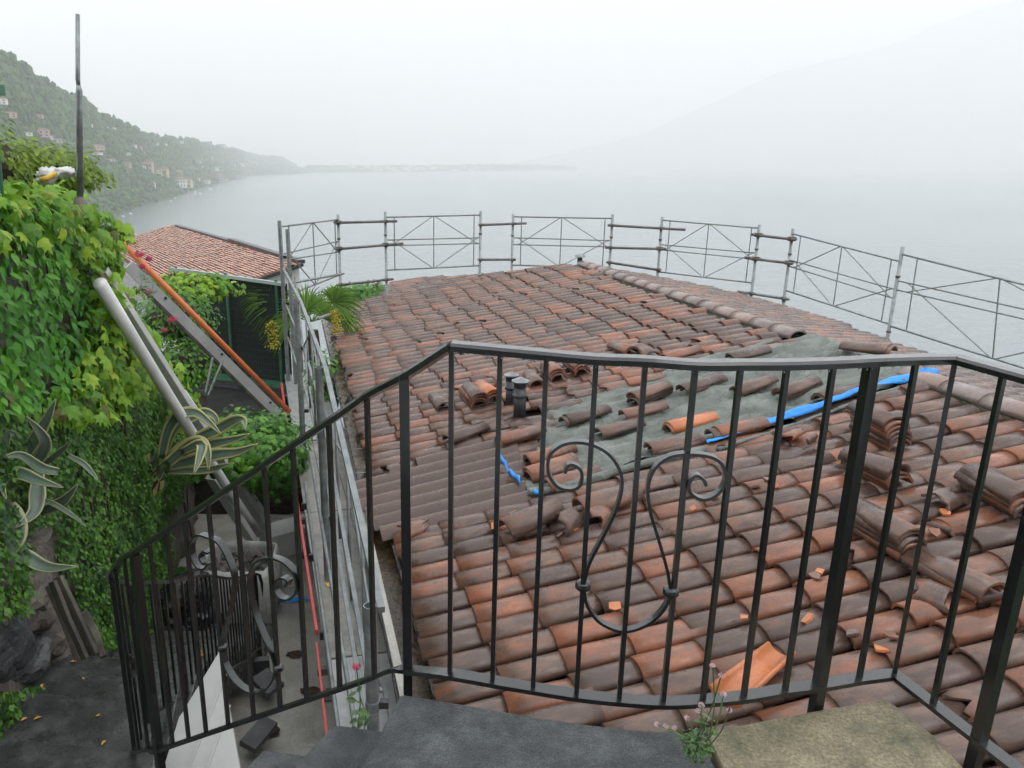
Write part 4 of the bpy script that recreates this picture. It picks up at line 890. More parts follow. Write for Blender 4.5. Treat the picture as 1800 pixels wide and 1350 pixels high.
# ornaments
def ornament(parent, pts, A, B, wid=.020, th=.007, name='scroll', n=5):
    P = [seg_hit(x, y, A, B) for x, y in pts]; P = smooth_path(P, n); b = MB()
    nrm = Vector((B.y-A.y, A.x-B.x, 0)).normalized(); vs = []; m = len(P)
    for i, p in enumerate(P):
        d = (P[min(i+1, m-1)]-P[max(i-1, 0)]).normalized(); s = d.cross(nrm).normalized()
        for q, w in ((-1, -1), (1, -1), (1, 1), (-1, 1)): vs.append(p+s*(q*th/2)+nrm*(w*wid/2))
    b.add(vs, [(i*4+k, i*4+(k+1) % 4, (i+1)*4+(k+1) % 4, (i+1)*4+k) for i in range(m-1) for k in range(4)]+[(3, 2, 1, 0), ((m-1)*4, (m-1)*4+1, (m-1)*4+2, (m-1)*4+3)])
    return b.build(name, M['iron'], parent)
Bm = [b_[0] for b_ in base]
OA, OB = Bm[3], Bm[6]
OA = OA+Vector((0, .002, 0))
ornament(rail, [(993, 830), (998, 817), (1010, 816), (1022, 828), (1020, 850), (1003, 859), (980, 853), (964, 830), (966, 800), (985, 782), (1010, 776), (1040, 780), (1070, 797), (1090, 828), (1092, 860), (1080, 900), (1055, 950), (1035, 990), (1026, 1026)], OA, OB)
ornament(rail, [(1240, 852), (1236, 842), (1222, 834), (1210, 848), (1214, 866), (1235, 876), (1258, 868), (1274, 845), (1270, 818), (1250, 802), (1212, 797), (1175, 802), (1148, 825), (1138, 860), (1143, 900), (1158, 950), (1172, 1000), (1178, 1036)], OA, OB)
ornament(rail, [(1026, 1030), (1032, 1062), (1055, 1092), (1095, 1107), (1135, 1096), (1165, 1070), (1178, 1042)], OA, OB)
SAb = Vector((SA.x, SA.y, 0)); SBb = Vector((SB.x, SB.y, 0))
def cs(L, ox, oy, k): return [(ox+x/k, oy+y/k) for x, y in L]
ornament(stair, cs([(535, 320), (500, 305), (470, 345), (495, 400), (530, 400), (500, 445), (440, 420), (398, 330), (400, 240), (450, 178), (540, 198), (620, 245), (690, 370), (732, 500), (725, 640), (690, 820), (650, 950), (630, 1060)], 250, 900, 4.5), SAb, SBb, .024)
ornament(stair, cs([(1150, 580), (1165, 540), (1120, 515), (1070, 545), (1060, 600), (1090, 660), (1150, 685), (1215, 655), (1240, 570), (1200, 460), (1110, 380), (1000, 357), (910, 395), (860, 500), (860, 620), (900, 800), (970, 980), (1040, 1130), (1068, 1230)], 250, 900, 4.5), SAb, SBb, .024)
ornament(stair, cs([(1320, 640), (1345, 740), (1400, 830), (1480, 890), (1560, 895), (1620, 840), (1645, 765)], 0, 950, 3.375), SAb, SBb, .024)
def collar(parent, x, y, A, B, r=.015):
    P = seg_hit(x, y, A, B); dr = (B-A).normalized(); b = MB()
    b.tube([P-Vector((0, 0, .012)), P-Vector((0, 0, .006)), P+Vector((0, 0, .006)), P+Vector((0, 0, .012))], [r*.8, r*1.25, r*1.25, r*.8], 10); b.build('collar', M['iron'], parent, smooth=True)
for x, y in ((1025, 1029), (1179, 1040)): collar(rail, x, y, OA, OB)
for x, y in ((391, 1138), (489, 1174)): collar(stair, x, y, SAb, SBb, .014)
LA = Vector((-1.15, 2.50, 0)); LBb = Vector((-1.40, 2.95, 0))
ornament(stair, [(238, 1150), (228, 1152), (224, 1170), (230, 1190), (236, 1185), (234, 1160)], LA, LBb, .02); ornament(stair, [(192, 1140), (197, 1152), (201, 1175), (203, 1195)], LA, LBb, .02)
# ================================================================== SCAFFOLD ROUND THE FAR EAVES
scaf = thing('eaves_scaffold', Vector((3, 14, -4.5)), 'galvanised scaffold guard frames and posts along the far side of the roof', 'scaffold')
PO = {}
def fpost(key, xt, yt, xb, yb, d, dark='galv_p'):
    A = at(xt, yt, d); P = Vector((A.x, A.y, 0)); zb = -5.5
    b = MB(); b.tube([(A.x, A.y, A.z), (A.x, A.y, zb)], .026, 10); o = b.build('post', M[dark], scaf, smooth=True); PO[key] = A
    for zz in (-.42, -1.25, -2.0):
        b = MB(); b.tube([(A.x, A.y, A.z+zz), (A.x, A.y, A.z+zz-.03)], .034, 10); b.build('collar', M['galv_d'], scaf)
for key, xt, yt, d in [(595, 594, 377, 14.3), (678, 677, 372, 14.75), (843, 845, 371, 15.25), (902, 902, 376, 15.95), (1075, 1077, 377, 15.65), (1163, 1164, 381, 15.6), (1333, 1335, 395, 15.1), (1393, 1394, 402, 14.75), (1585, 1587, 434, 13.15)]:
    fpost(key, xt, yt, 0, 0, d)
def onpost(key, y):
    if isinstance(key, tuple): x, d = key; r = ray(x, y); return r*(d/math.hypot(r.x, r.y))
    A = PO[key]; k = math.hypot(A.x, A.y); x = px(A)[0]; r = ray(x, y); return Vector((A.x, A.y, r.z*k/math.hypot(r.x, r.y)))
def coupler(P, r=.045):
    b = MB(); b.box(P, (r*1.8, r*1.8, r*1.2)); b.tube([P-Vector((r*1.5, 0, 0)), P+Vector((r*1.5, 0, 0))], r*.35, 6); b.build('coupler', M['galv_d'], scaf)
def ftube(a, ya, c, yc, e0=.12, e1=.12, mat='galv_d', r=.025):
    P, Q = onpost(a, ya), onpost(c, yc); d = (Q-P).normalized(); off = Vector((d.y, -d.x, 0)).normalized()*.05
    if off.y > 0: off = -off
    b = MB(); b.tube([P-d*e0+off, Q+d*e1+off], r, 9); b.build('tube', M[mat], scaf, smooth=True)
    for z in (P, Q):
        if not (isinstance(a, tuple) and z is P): coupler(z+off*.5)
for a in [(595, 391, 678, 389, .05, .22), (595, 437, 678, 430, .1, .35), (595, 500, 678, 491, .1, .12), (843, 395, 902, 393, .08, .35), (843, 456, 902, 456, .08, .05), (1075, 396, 1163, 401, .08, .45), (1075, 435, 1163, 437, .1, .12), (1075, 461, 1163, 474, .05, .05), (1333, 413, 1393, 420, .1, .1), (1333, 455, 1393, 462, .18, .1)]: ftube(*a)
ftube(1333, 516, 1393, 525, .25, .12, 'galv')
for x, y in ((595, 391), (595, 437), (678, 430), (1163, 437), (1333, 455), (1393, 462), (1393, 420), (1333, 413)): coupler(onpost(x, y), .06)
def gframe(a, c, yt, yb, ym1, ym2, mat='galv', parent=None, r=.0125, name='guard_frame', lab=None):
    """braced guard frame between two posts: four rails, three uprights, four braces"""
    P = [onpost(a, y) for y in (yt[0], ym1[0], ym2[0], yb[0])]; Q = [onpost(c, y) for y in (yt[1], ym1[1], ym2[1], yb[1])]
    par = parent or scaf; t = MB(); t.tube([P[0], Q[0]], r*1.15, 7); fr = t.build(name, M[mat], par, smooth=True)
    for i in (1, 2, 3):
        t = MB(); t.tube([P[i], Q[i]], r*(1.15 if i == 3 else .9), 7); t.build('rail', M[mat], fr, smooth=True)
    L = lambda i, f: P[i].lerp(Q[i], f)
    for f in (.09, .5, .93):
        t = MB(); t.tube([L(0, f), L(3, f)], r*.8, 6); t.build('upright', M[mat], fr)
    for p, q in ((L(0, .49), L(2, .06)), (L(0, .51), L(2, .97)), (L(3, .49), L(1, .06)), (L(3, .51), L(1, .97))):
        t = MB(); t.tube([p, q], r*.75, 6); t.build('brace', M[mat], fr)
    return fr
gframe(678, 843, (382, 378), (475, 467), (422, 418), (432, 428))
gframe(902, 1075, (381, 384), (466, 471), (418, 423), (430, 434))
gframe(1163, 1333, (387, 401), (478, 498), (430, 445), (439, 456), 'galv_p')
gframe(1393, 1585, (411, 460), (511, 572), (457, 510), (468, 526), 'galv_p')
gframe(1585, (1985, 11.4), (447, 546), (575, 705), (494, 585), (510, 603), 'galv_p')
fpost('far', 1990, 520, 0, 0, 11.4)
# ================================================================== WALKWAY SCAFFOLD ALONG THE LEFT EAVES
walk = thing('walkway_scaffold', Vector((-.9, 6, -4.3)), 'tube scaffold with a narrow boarded walkway along the left eaves', 'scaffold')
WP = []
for x, y, d, rr_ in [(650, 1064, 3.0, .03), (560, 645, 5.5, .03), (520, 525, 7.95, .03), (505, 403, 11.3, .03), (491, 388, 11.5, .03)]:
    A = at(x, y, d); WP.append(A); b = MB(); m = 14
    ring = [Vector((math.cos(k*2*math.pi/m), math.sin(k*2*math.pi/m), 0)) for k in range(m)]
    for rad, flip in ((rr_, 0), (rr_*.86, 1)):
        vs = [A+q*rad for q in ring]+[Vector((A.x, A.y, -4.28))+q*rad for q in ring]
        b.add(vs, [((k+1) % m, k, m+k, m+(k+1) % m) if not flip else (k, (k+1) % m, m+(k+1) % m, m+k) for k in range(m)])
    b.add([A+q*rr_ for q in ring]+[A+q*rr_*.86 for q in ring], [(k, (k+1) % m, m+(k+1) % m, m+k) for k in range(m)])
    b.build('post', M['galv_p'], walk, smooth=False if False else True)
    b = MB(); b.box((A.x, A.y, -4.29), (.15, .15, .02)); b.build('base_plate', M['galv_d'], walk)
    for zz in (-.5, -1.2):
        b = MB(); b.tube([A+Vector((0, 0, zz)), A+Vector((0, 0, zz-.05))], rr_*1.15, 12); b.build('collar', M['galv'], walk)
        b = MB(); b.box(A+Vector((.05, 0, zz-.02)), (.05, .03, .035)); b.build('clip', M['bin'], walk)
def wtube(P, Q, r=.012, mat='galv', name='rail'):
    b = MB(); b.tube([P, Q], r, 8); return b.build(name, M[mat], walk, smooth=True)
def sq(P, Q, w=.028, mat='galv', name='guard_rail'):
    b = MB(); b.beam(P, Q, w, w); return b.build(name, M[mat], walk)
V = Vector
T0, T1_, T2_, T3 = WP[0]+V((.0, 0, -.03)), WP[1]+V((0, 0, -.02)), WP[2]+V((0, 0, -.04)), WP[3]
ox = V((.05, .01, 0))
sq(T1_+ox, T0+ox, .034); sq(T2_+ox, T1_+ox, .03); sq(at(498, 472, 11.2), T2_+ox, .03)
for dz, r in ((-.47, .013), (-.95, .013)):
    sq(T1_+ox+V((-.02, 0, dz)), T0+V((.0, 0, dz)), .024); sq(T2_+ox+V((0, 0, dz)), T1_+ox+V((0, 0, dz)), .022); sq(at(503, 540, 11.2)+V((0, 0, dz+.5)), T2_+ox+V((0, 0, dz)), .02)
for (P, Q) in ((T1_, T0), (T2_, T1_), (T3-V((0, 0, .6)), T2_)):
    for f in (.25, .5, .75): wtube(P.lerp(Q, f)+ox, P.lerp(Q, f)+ox+V((0, 0, -.95)), .010)
    wtube(P.lerp(Q, .03)+ox+V((0, 0, -.45)), P.lerp(Q, .5)+ox, .009); wtube(P.lerp(Q, .5)+ox, P.lerp(Q, .97)+ox+V((0, 0, -.47)), .009)
    wtube(P.lerp(Q, .03)+ox+V((0, 0, -.5)), P.lerp(Q, .5)+ox+V((0, 0, -.95)), .009); wtube(P.lerp(Q, .5)+ox+V((0, 0, -.95)), P.lerp(Q, .97)+ox+V((0, 0, -.5)), .009)
dk = V((math.sin(R(-13.1)), math.cos(R(-13.1)), 0)); dr = V((dk.y, -dk.x, 0)); D0 = V((-.83, 4.73, -3.2))
def dp(s, a, z=0.): q = D0+dk*s+dr*a; return V((q.x, q.y, -3.2+z))
# far left frame between the corner post and the next one
PO['c'] = at(497, 392, 12.3)
fr = gframe('c', 595, (398, 386), (520, 483), (446, 424), (457, 443), 'galv', walk, .013)
wtube(at(515, 497, 12.4), at(604, 481, 14.0), .02, 'galv_p', 'tube'); wtube(at(580, 532, 13), at(616, 528, 14.4), .02, 'galv', 'tube')
bays = [(-2.6, -.35, 'deckmetal'), (-.33, 1.95, 'deckwood'), (1.97, 3.95, 'deckwood'), (3.97, 6.1, 'deckmetal'), (6.12, 8.3, 'deckmetal')]
for s0, s1, mt in bays:
    nb = 2 if mt == 'deckmetal' else 3; w = .64/nb
    for k in range(nb):
        b = MB(); z = rnd.uniform(-.004, .006); b.beam(dp(s0, w*(k+.5), -.025+z), dp(s1, w*(k+.5), -.025+z), w-.006, .045)
        if mt == 'deckmetal':
            for q in range(5): a = w*k+w*(q+.5)/5; b.beam(dp(s0+.02, a, z+.001), dp(s1-.02, a, z+.001), .014, .008)
        o = b.build('deck_board', M[mt], walk); 
    b = MB(); b.beam(dp(s1+.01, -.06, -.08), dp(s1+.01, .72, -.08), .04, .05); b.build('transom', M['galv_d'], walk)
b = MB(); b.beam(dp(-.3, .70, -.02), dp(4.2, .74, -.02), .1, .04); b.build('edge_board', M['deckwood'], walk)
b = MB(); b.beam(dp(-2.7, -.08, .04), dp(-.2, -.05, .04), .014, .03); b.build('toe_rail', M['red'], walk)
b = MB(); b.beam(dp(-.1, -.04, .06), dp(3.6, -.07, .08), .02, .04); b.build('toe_rail', M['red'], walk)
b = MB(); b.tube([dp(3.7, -.07, .1), dp(6, -.07, .16)], .016, 8); b.build('toe_rail', M['red'], walk)
for s_ in (-.2, .9, 1.9, 3.0): 
    b = MB(); b.box(dp(s_, .0, .10), (.05, .03, .06)); b.build('clip', M['bin'], walk)
for a, z0 in ((.08, .25), (.14, .55)): wtube(dp(-2.4, a-.1, z0), dp(2.0, a-.06, z0+.05), .014, 'galv', 'rail')
for s_, a in ((4.1, .82), (2.0, .85), (6.3, .8)):
    b = MB(); P = dp(s_, a-.08, 0); b.tube([P+V((0, 0, -.4)), P+V((0, 0, .38))], .024, 9); b.build('bracket_tube', M['bin'], walk); b = MB(); b.tube([P+V((-.05, 0, .1)), P+V((.16, .02, .13))], .02, 8); b.build('bracket_arm', M['galv_d'], walk)
    b = MB(); b.box(P+V((0, 0, .1)), (.09, .08, .07)); b.build('coupler', M['galv_d'], walk)
wtube(at(560, 560, 9.5), at(578, 553, 10.2), .02, 'galv', 'tube')
b = MB(); b.box(dp(.6, .12, .012), (.07, .05, .004), Matrix.Rotation(.5, 3, 'Z')); o = b.build('yellow_tag', M['yellow']); tag(o, 'small yellow plastic tag lying on the walkway boards', 'tag')
# ================================================================== RETAINING WALL ON THE LEFT WITH ITS PLANTS
wd = V((-.155, 1, 0)).normalized(); wn = V((wd.y, -wd.x, 0)); W0 = V((-2.2, 3.4, 0))
def wpt(x, y): r = ray(x, y); return r*(wn.dot(W0)/wn.dot(r))
SK = [(-90, 330), (0, 345), (40, 350), (100, 352), (140, 372), (166, 415), (182, 455), (194, 520), (214, 570), (270, 640), (320, 700), (352, 760), (368, 850), (385, 940)]
prof = [wpt(*p) for p in SK]; ZT = [(p.y, p.z) for p in prof]
print('WALL', [(round(a, 2), round(c, 2)) for a, c in ZT])
ymax = ZT[-1][0]; ygrid = np.linspace(2.2, ymax, 60)
def zb(y): return -2.95 if y < 3.9 else max(-2.95-.155/.29*(y-3.9), -4.4)
b = MB(); vs = []; nz_ = 26
for y in ygrid:
    zt = interp(y, ZT)-.07; p = W0+wd*((y-3.4)/wd.y)
    for j in range(nz_+1):
        f = j/nz_; z = (zb(y)-.2)*(1-f)+zt*f; q = V((p.x, p.y, z)); dsp = .05*mnoise.fractal(V((y*2.2, z*2.2, 1)), 1, 2, 4)+.03
        vs.append(q-wn*(.06-dsp))
    vs.append(V((p.x-.6, p.y-.1, zt+.02))); vs.append(V((p.x-.9, p.y-.1, -4)))
m = nz_+3; b.add(vs, [(i*m+j, (i+1)*m+j, (i+1)*m+j+1, i*m+j+1) for i in range(59) for j in range(m-1)])
k = 59*m; b.add([vs[k+j] for j in range(m)], [tuple(range(m))])
wall = tag(b.build('retaining_wall', M['stone'], smooth=False), 'old stone retaining wall overgrown with creepers on the left', 'wall')
def rock(name, P, sz, mat, seed, parent=None):
    vs = []; 
    for q in IV2: n_ = 1+.28*mnoise.noise(q*1.7+V((seed, 0, 0)))+.12*mnoise.noise(q*5+V((0, seed, 0))); vs.append(P+V((q.x*sz[0]*n_, q.y*sz[1]*n_, q.z*sz[2]*n_)))
    b = MB(); b.add(vs, IF2); return b.build(name, M[mat], parent)
import bmesh
bm = bmesh.new(); bmesh.ops.create_icosphere(bm, subdivisions=3, radius=1); IV2 = [x.co.copy() for x in bm.verts]; IF2 = [tuple(q.index for q in x.verts) for x in bm.faces]; bm.free()
for k, (x, y, s1, s2, s3, mt) in enumerate([(75, 960, .10, .14, .17, 'stone'), (70, 1060, .14, .2, .16, 'stone'), (95, 1110, .14, .2, .16, 'stone'), (25, 1130, .10, .2, .26, 'stone2'), (30, 1040, .1, .18, .12, 'stone'), (120, 1150, .1, .15, .1, 'stone'), (60, 1160, .12, .2, .1, 'stone2'), (152, 470, .05, .16, .16, 'stone2'), (300, 985, .1, .3, .25, 'stone'), (330, 960, .1, .3, .3, 'stone'), (360, 900, .12, .3, .3, 'render_wall')]):
    rock('wall_stone', wpt(x, y)-wn*.05, (s1, s2, s3), mt, k*3.3, wall)
# lobed and oval leaves
def leaf_shape(kind):
    if kind == 'lobed':
        o = [(0, 0, 0), (.28, .02, -.02), (.5, .22, -.10), (.30, .36, .0), (.36, .66, -.09), (.13, .60, .0), (0, 1, -.16), (-.13, .60, .0), (-.36, .66, -.09), (-.30, .36, .0), (-.5, .22, -.10), (-.28, .02, -.02)]
        v = [V(p) for p in o]+[V((0, .4, .07))]; f = [(i, (i+1) % 12, 12) for i in range(12)]
    elif kind == 'oval':
        o = [(0, 0, 0), (.22, .22, .03), (.26, .5, .03), (.13, .82, -.03), (0, 1, -.12), (-.13, .82, -.03), (-.26, .5, .03), (-.22, .22, .03)]
        v = [V(p) for p in o]+[V((0, .5, -.03))]; f = [(i, (i+1) % 8, 8) for i in range(8)]
    else:
        v = [V((0, 0, 0)), V((.32, .4, .06)), V((0, 1, -.06)), V((-.32, .4, .06))]; f = [(0, 1, 2), (0, 2, 3)]
    return v, f
LS = {k: leaf_shape(k) for k in ('lobed', 'oval', 'tiny')}
def leaf_frame(P, nrm, down, s, rr):
    nrm = (nrm+V((rr.gauss(0, .35), rr.gauss(0, .35), rr.gauss(0, .35)))).normalized()
    Y = (down+V((rr.gauss(0, .5), rr.gauss(0, .5), rr.gauss(0, .3)))); Y = (Y-nrm*Y.dot(nrm)).normalized(); X = Y.cross(nrm)
    return Matrix(((X.x*s, Y.x*s, nrm.x*s, P.x), (X.y*s, Y.y*s, nrm.y*s, P.y), (X.z*s, Y.z*s, nrm.z*s, P.z), (0, 0, 0, 1)))
def leaves(parent, frames, kind, mat, nobj=0, name='foliage', seed=0):
    v, f = LS[kind]; rr = random.Random(seed); frames.sort(key=lambda m_: m_.translation.length/max(m_.median_scale, 1e-6))
    if nobj:
        mes = []
        for k in range(3):
            b = MB(); b.add([q+V((0, 0, .03*mnoise.noise(q*3+V((k, 0, 0))))) for q in v], f, 0); me = b.mesh('leaf'); me.materials.append(M[mat]); mes.append(me)
        for M4 in frames[:nobj]: inst(mes[rr.randrange(3)], 'leaf', M4, parent)
    rest = frames[nobj:]
    if not rest: return
    A = np.array([[list(r_) for r_ in m_] for m_ in rest]); Vn = np.array([(*q, 1) for q in v])
    co = np.einsum('nij,kj->nki', A, Vn)[:, :, :3].reshape(-1, 3); nv = len(v); L = len(f[0])
    F = (np.array(f)[None]+(np.arange(len(rest))*nv)[:, None, None]).reshape(-1, L)
    pw = WL(parent) if parent is not None else V((0, 0, 0)); co = co-np.array(pw)
    me = bpy.data.meshes.new(name); me.vertices.add(len(co)); me.vertices.foreach_set('co', co.ravel()); me.loops.add(F.size); me.loops.foreach_set('vertex_index', F.ravel().astype(np.int32))
    me.polygons.add(len(F)); me.polygons.foreach_set('loop_start', np.arange(0, F.size, L, dtype=np.int32)); me.polygons.foreach_set('loop_total', np.full(len(F), L, dtype=np.int32))
    tn = np.repeat(np.array([min(.97, max(.02, .52*rr.random()**1.2+.24+.62*mnoise.noise(m_.translation*1.9))) for m_ in rest]), nv); at_ = me.attributes.new('tuv', 'FLOAT_VECTOR', 'POINT'); uvv = np.zeros((len(co), 3), dtype=np.float32); uvv[:, 2] = tn; at_.data.foreach_set('vector', uvv.ravel())
    me.update(calc_edges=True); me.materials.append(M[mat]); o = bpy.data.objects.new(name, me); COL.objects.link(o); o.parent = parent; tag(o, kind='stuff'); return o
rr = random.Random(77); FV, FC, FF, FE = [], [], [], []
PV = [(-300, 300), (20, 330), (60, 370), (95, 450), (120, 540), (105, 640), (70, 700), (20, 720), (-300, 760)]
PC = [(-300, 250), (170, 280), (235, 400), (252, 520), (262, 585), (235, 650), (170, 735), (20, 740), (70, 700), (105, 640), (120, 540), (95, 450), (60, 370), (20, 330), (-300, 300)]
HOLE = [[(20, 930), (95, 920), (110, 1000), (140, 1100), (185, 1180), (-80, 1230), (-80, 1100), (20, 1080)], [(128, 440), (168, 440), (172, 500), (132, 505)], [(310, 850), (400, 830), (420, 980), (280, 1000), (290, 920)]]
tries = 0
for _ in range(150000):
    y = rr.uniform(2.3, ymax); z = rr.uniform(-4.5, .35); zt = interp(y, ZT)
    if z > zt or z < zb(y)-.05: continue
    p = W0+wd*((y-3.4)/wd.y); P = V((p.x, p.y, z)); X, Y = px(P)
    if any(inpoly(X, Y, h) for h in HOLE): continue
    bul = .10*(mnoise.noise(V((y*1.6, z*1.6, 0)))+.5)+.07*mnoise.noise(V((y*6, z*6, 3)))
    if inpoly(X, Y, PV) and rr.random() < .21: FV.append(leaf_frame(P+wn*(bul+.04+rr.uniform(-.05, .09)), wn+V((0, -.3, .35)), V((.25, 0, -1)), rr.uniform(.045, .085), rr))
    elif (inpoly(X, Y, PC) or (z > zt-.25 and rr.random() < .5 and y < 6) or (y > 6.2 and z > zt-.55 and rr.random() < .35)) and rr.random() < .11: FC.append(leaf_frame(P+wn*(bul+.05+rr.uniform(-.05, .12)), wn+V((0, -.3, .5)), V((.35, 0, -1)), rr.uniform(.075, .13), rr))
    if not inpoly(X, Y, PV) and rr.random() < 1: FF.append(leaf_frame(P+wn*(bul*1.1+rr.uniform(-.05, .03)), wn+V((0, -.3, .4)), V((.2, 0, -1)), rr.uniform(.022, .046), rr))
for _ in range(1500):   # cresting the top of the wall
    y = rr.uniform(3.0, 6.1); p = W0+wd*((y-3.4)/wd.y); q = rr.random(); P = V((p.x, p.y, interp(y, ZT)))-wn*(q*.9-.12)+V((0, 0, .10*mnoise.noise(V((y*2, q*3, 4)))+rr.uniform(-.08, .06)-q*.05))
    (FC if y > 3.9 or rr.random() < .4 else FV).append(leaf_frame(P, V((.3, -.3, 1)), V((.7, -.2, -.3)), rr.uniform(.06, .12), rr))
for _ in range(2600):   # far end of the wall beyond the pipes
    y = rr.uniform(5.8, ymax-.1); p = W0+wd*((y-3.4)/wd.y); q = rr.random(); P = V((p.x, p.y, interp(y, ZT)-.12))-wn*(q*.9-.15)+V((0, 0, rr.uniform(-.1, .08)))
    FE.append(leaf_frame(P, V((.5, -.5, .9)), V((.6, -.2, -.5)), rr.uniform(.05, .10), rr))
rs = random.Random(12)
for k in range(11):      # woody stems creeping up the wall, bared in places
    y = rs.uniform(3.2, 8.2); z = zb(y)+rs.uniform(0, 1.2); pts_ = []
    while z < interp(y, ZT)-.05 and len(pts_) < 22:
        p = W0+wd*((y-3.4)/wd.y); pts_.append(V((p.x, p.y, z))+wn*(.045+.07*mnoise.noise(V((y*2, z*2, 8))))); z += rs.uniform(.06, .16); y += rs.uniform(-.10, .10)
    if len(pts_) > 3: bb = MB(); bb.tube(pts_, [.011*(1-.6*i/len(pts_)) for i in range(len(pts_))], 6); bb.build('creeper_stem', M['twig'], wall)
t = thing('oval_leaved_vine', W0+V((0, 0, -3)), 'bright green vine with oval leaves covering the left edge of the wall', 'vine'); leaves(t, FV, 'oval', 'lf_vine', 280, seed=1)
t = thing('lobed_creeper', W0+V((.1, 1, -3)), 'yellow green creeper with lobed leaves hanging from the wall top', 'creeper'); leaves(t, FC, 'lobed', 'lf_creeper', 280, seed=2)
t = thing('creeping_fig', W0+V((.1, 2, -3)), 'dark small leaved creeper carpeting the lower wall', 'creeper'); leaves(t, FF, 'tiny', 'lf_fig', 0, seed=3)
t = thing('lobed_creeper', W0+V((-.1, 4, -3.4)), 'lobed creeper tumbling over the far end of the wall beyond the white pipes', 'creeper'); leaves(t, FE, 'lobed', 'lf_creeper', 60, seed=4)
def cloud(parent, C, rad, cnt, kind, mat, smin, smax, seed, nobj=0, shell=.55, core=None):
    rr = random.Random(seed); fr = []
    for _ in range(cnt):
        d = V((rr.gauss(0, 1), rr.gauss(0, 1), rr.gauss(0, 1))).normalized(); k = rr.uniform(shell, 1.0)*(1+.3*mnoise.noise(d*2.3+V((seed, 0, 0))))
        P = C+V((d.x*rad[0], d.y*rad[1], d.z*rad[2]))*k; fr.append(leaf_frame(P, d+V((0, -.3, .6)), V((d.x, d.y, -.5)), rr.uniform(smin, smax), rr))
    leaves(parent, fr, kind, mat, nobj, seed=seed)
    if core:
        b = MB(); b.add([C+V((q.x*rad[0], q.y*rad[1], q.z*rad[2]))*(shell*.95+.12*mnoise.noise(q*2)) for q in IV2], IF2); b.build('inner_branches', M['twig'], parent)
def bush(name, C, rad, cnt, kind, mat, smin, smax, seed, label, cat='bush', nobj=0, core=True, shell=.55):
    t = thing(name, C-V((0, 0, rad[2])), label, cat); cloud(t, C, rad, cnt, kind, mat, smin, smax, seed, nobj, shell, core); return t
bush('olive_green_bush', at(50, 300, 6.4), (.5, .5, .2), 4200, 'oval', 'lf_bush', .035, .06, 5, 'olive green bush on top of the wall behind the creepers')
bush('autumn_bush', at(-18, 285, 5.0), (.22, .3, .25), 500, 'oval', 'lf_bush', .03, .05, 6, 'yellowish bush at the very left edge above the vine')
bush('shrub', at(430, 785, 7.6), (.55, .5, .36), 2300, 'lobed', 'lf_shrub', .05, .09, 7, 'dense green shrub between the agave and the scaffold posts', 'shrub')
bush('shrub', at(478, 800, 7.9), (.4, .45, .5), 1500, 'lobed', 'lf_shrub', .05, .09, 17, 'taller green shrub pressed against the scaffold posts', 'shrub')
bush('hedge', at(640, 520, 15.6), (.75, .8, .28), 2200, 'oval', 'lf_shrub', .06, .11, 8, 'green hedge behind the far left corner of the roof', 'hedge')
bush('hedge', at(790, 503, 16.5), (.3, .4, .22), 400, 'oval', 'lf_shrub', .06, .11, 18, 'tip of green hedge just above the far roof edge', 'hedge')
bush('fence_creeper', at(330, 505, 11.2), (.7, .35, .22), 1300, 'lobed', 'lf_creeper', .06, .11, 9, 'creeper draped over the left end of the green fence', 'creeper')
bush('garden_shrub', at(305, 560, 9.6), (.55, .6, .45), 1500, 'oval', 'lf_shrub', .04, .07, 10, 'leggy shrub behind the inclined orange rail', 'shrub')
bush('garden_shrub', at(330, 640, 9.2), (.4, .5, .35), 1100, 'oval', 'lf_shrub', .04, .07, 19, 'low shrub under the inclined rail by the wall end', 'shrub')
bush('foliage_clump', at(575, 670, 10.8), (.35, .6, .5), 900, 'oval', 'lf_shrub', .05, .08, 20, 'dark leaves below the palm beside the roof gutter', 'shrub')
# garden ground and slabs behind the wall and beyond
b = MB(); pts = [V((-6, 4, -.45)), V((-2.9, 4, -.45)), V((-3.1, 5.4, -.6)), V((-3.3, 6.4, -1.3)), V((-3.6, 7.6, -2.4)), V((-4, 9.2, -3.2)), V((-7, 9.2, -3.0))]; b.add(pts, [tuple(range(7))]); tag(b.build('garden_ground', M['soil']), 'dark soil behind the retaining wall', kind='structure')
b = MB(); z = -3.55; b.prism([atz(x, y, z) for x, y in [(360, 650), (500, 648), (503, 735), (365, 745)]], (0, 0, -.8), (0, 0, 0)); tag(b.build('felt_roof', M['asphalt']), 'low dark felted flat roof behind the inclined rail', 'roof')
b = MB(); z = -3.75; b.prism([V((-4.5, 8.9, z)), V((-1.9, 8.9, z)), V((-1.6, 9.1, z)), V((-2.9, 15, z)), V((-9, 15, z))], (0, 0, -1.5), (0, 0, 0)); tag(b.build('lower_terrace', M['soil']), 'dark terrace below the fence', kind='structure')
b = MB(); P = [atz(x, y, -4.0) for x, y in [(455, 925), (535, 903), (548, 925), (470, 947)]]; b.prism(P, (0, 0, -.3), (0, 0, 0)); tag(b.build('white_ledge', M['whitewall']), 'whitewashed concrete ledge at the back of the courtyard', 'ledge')
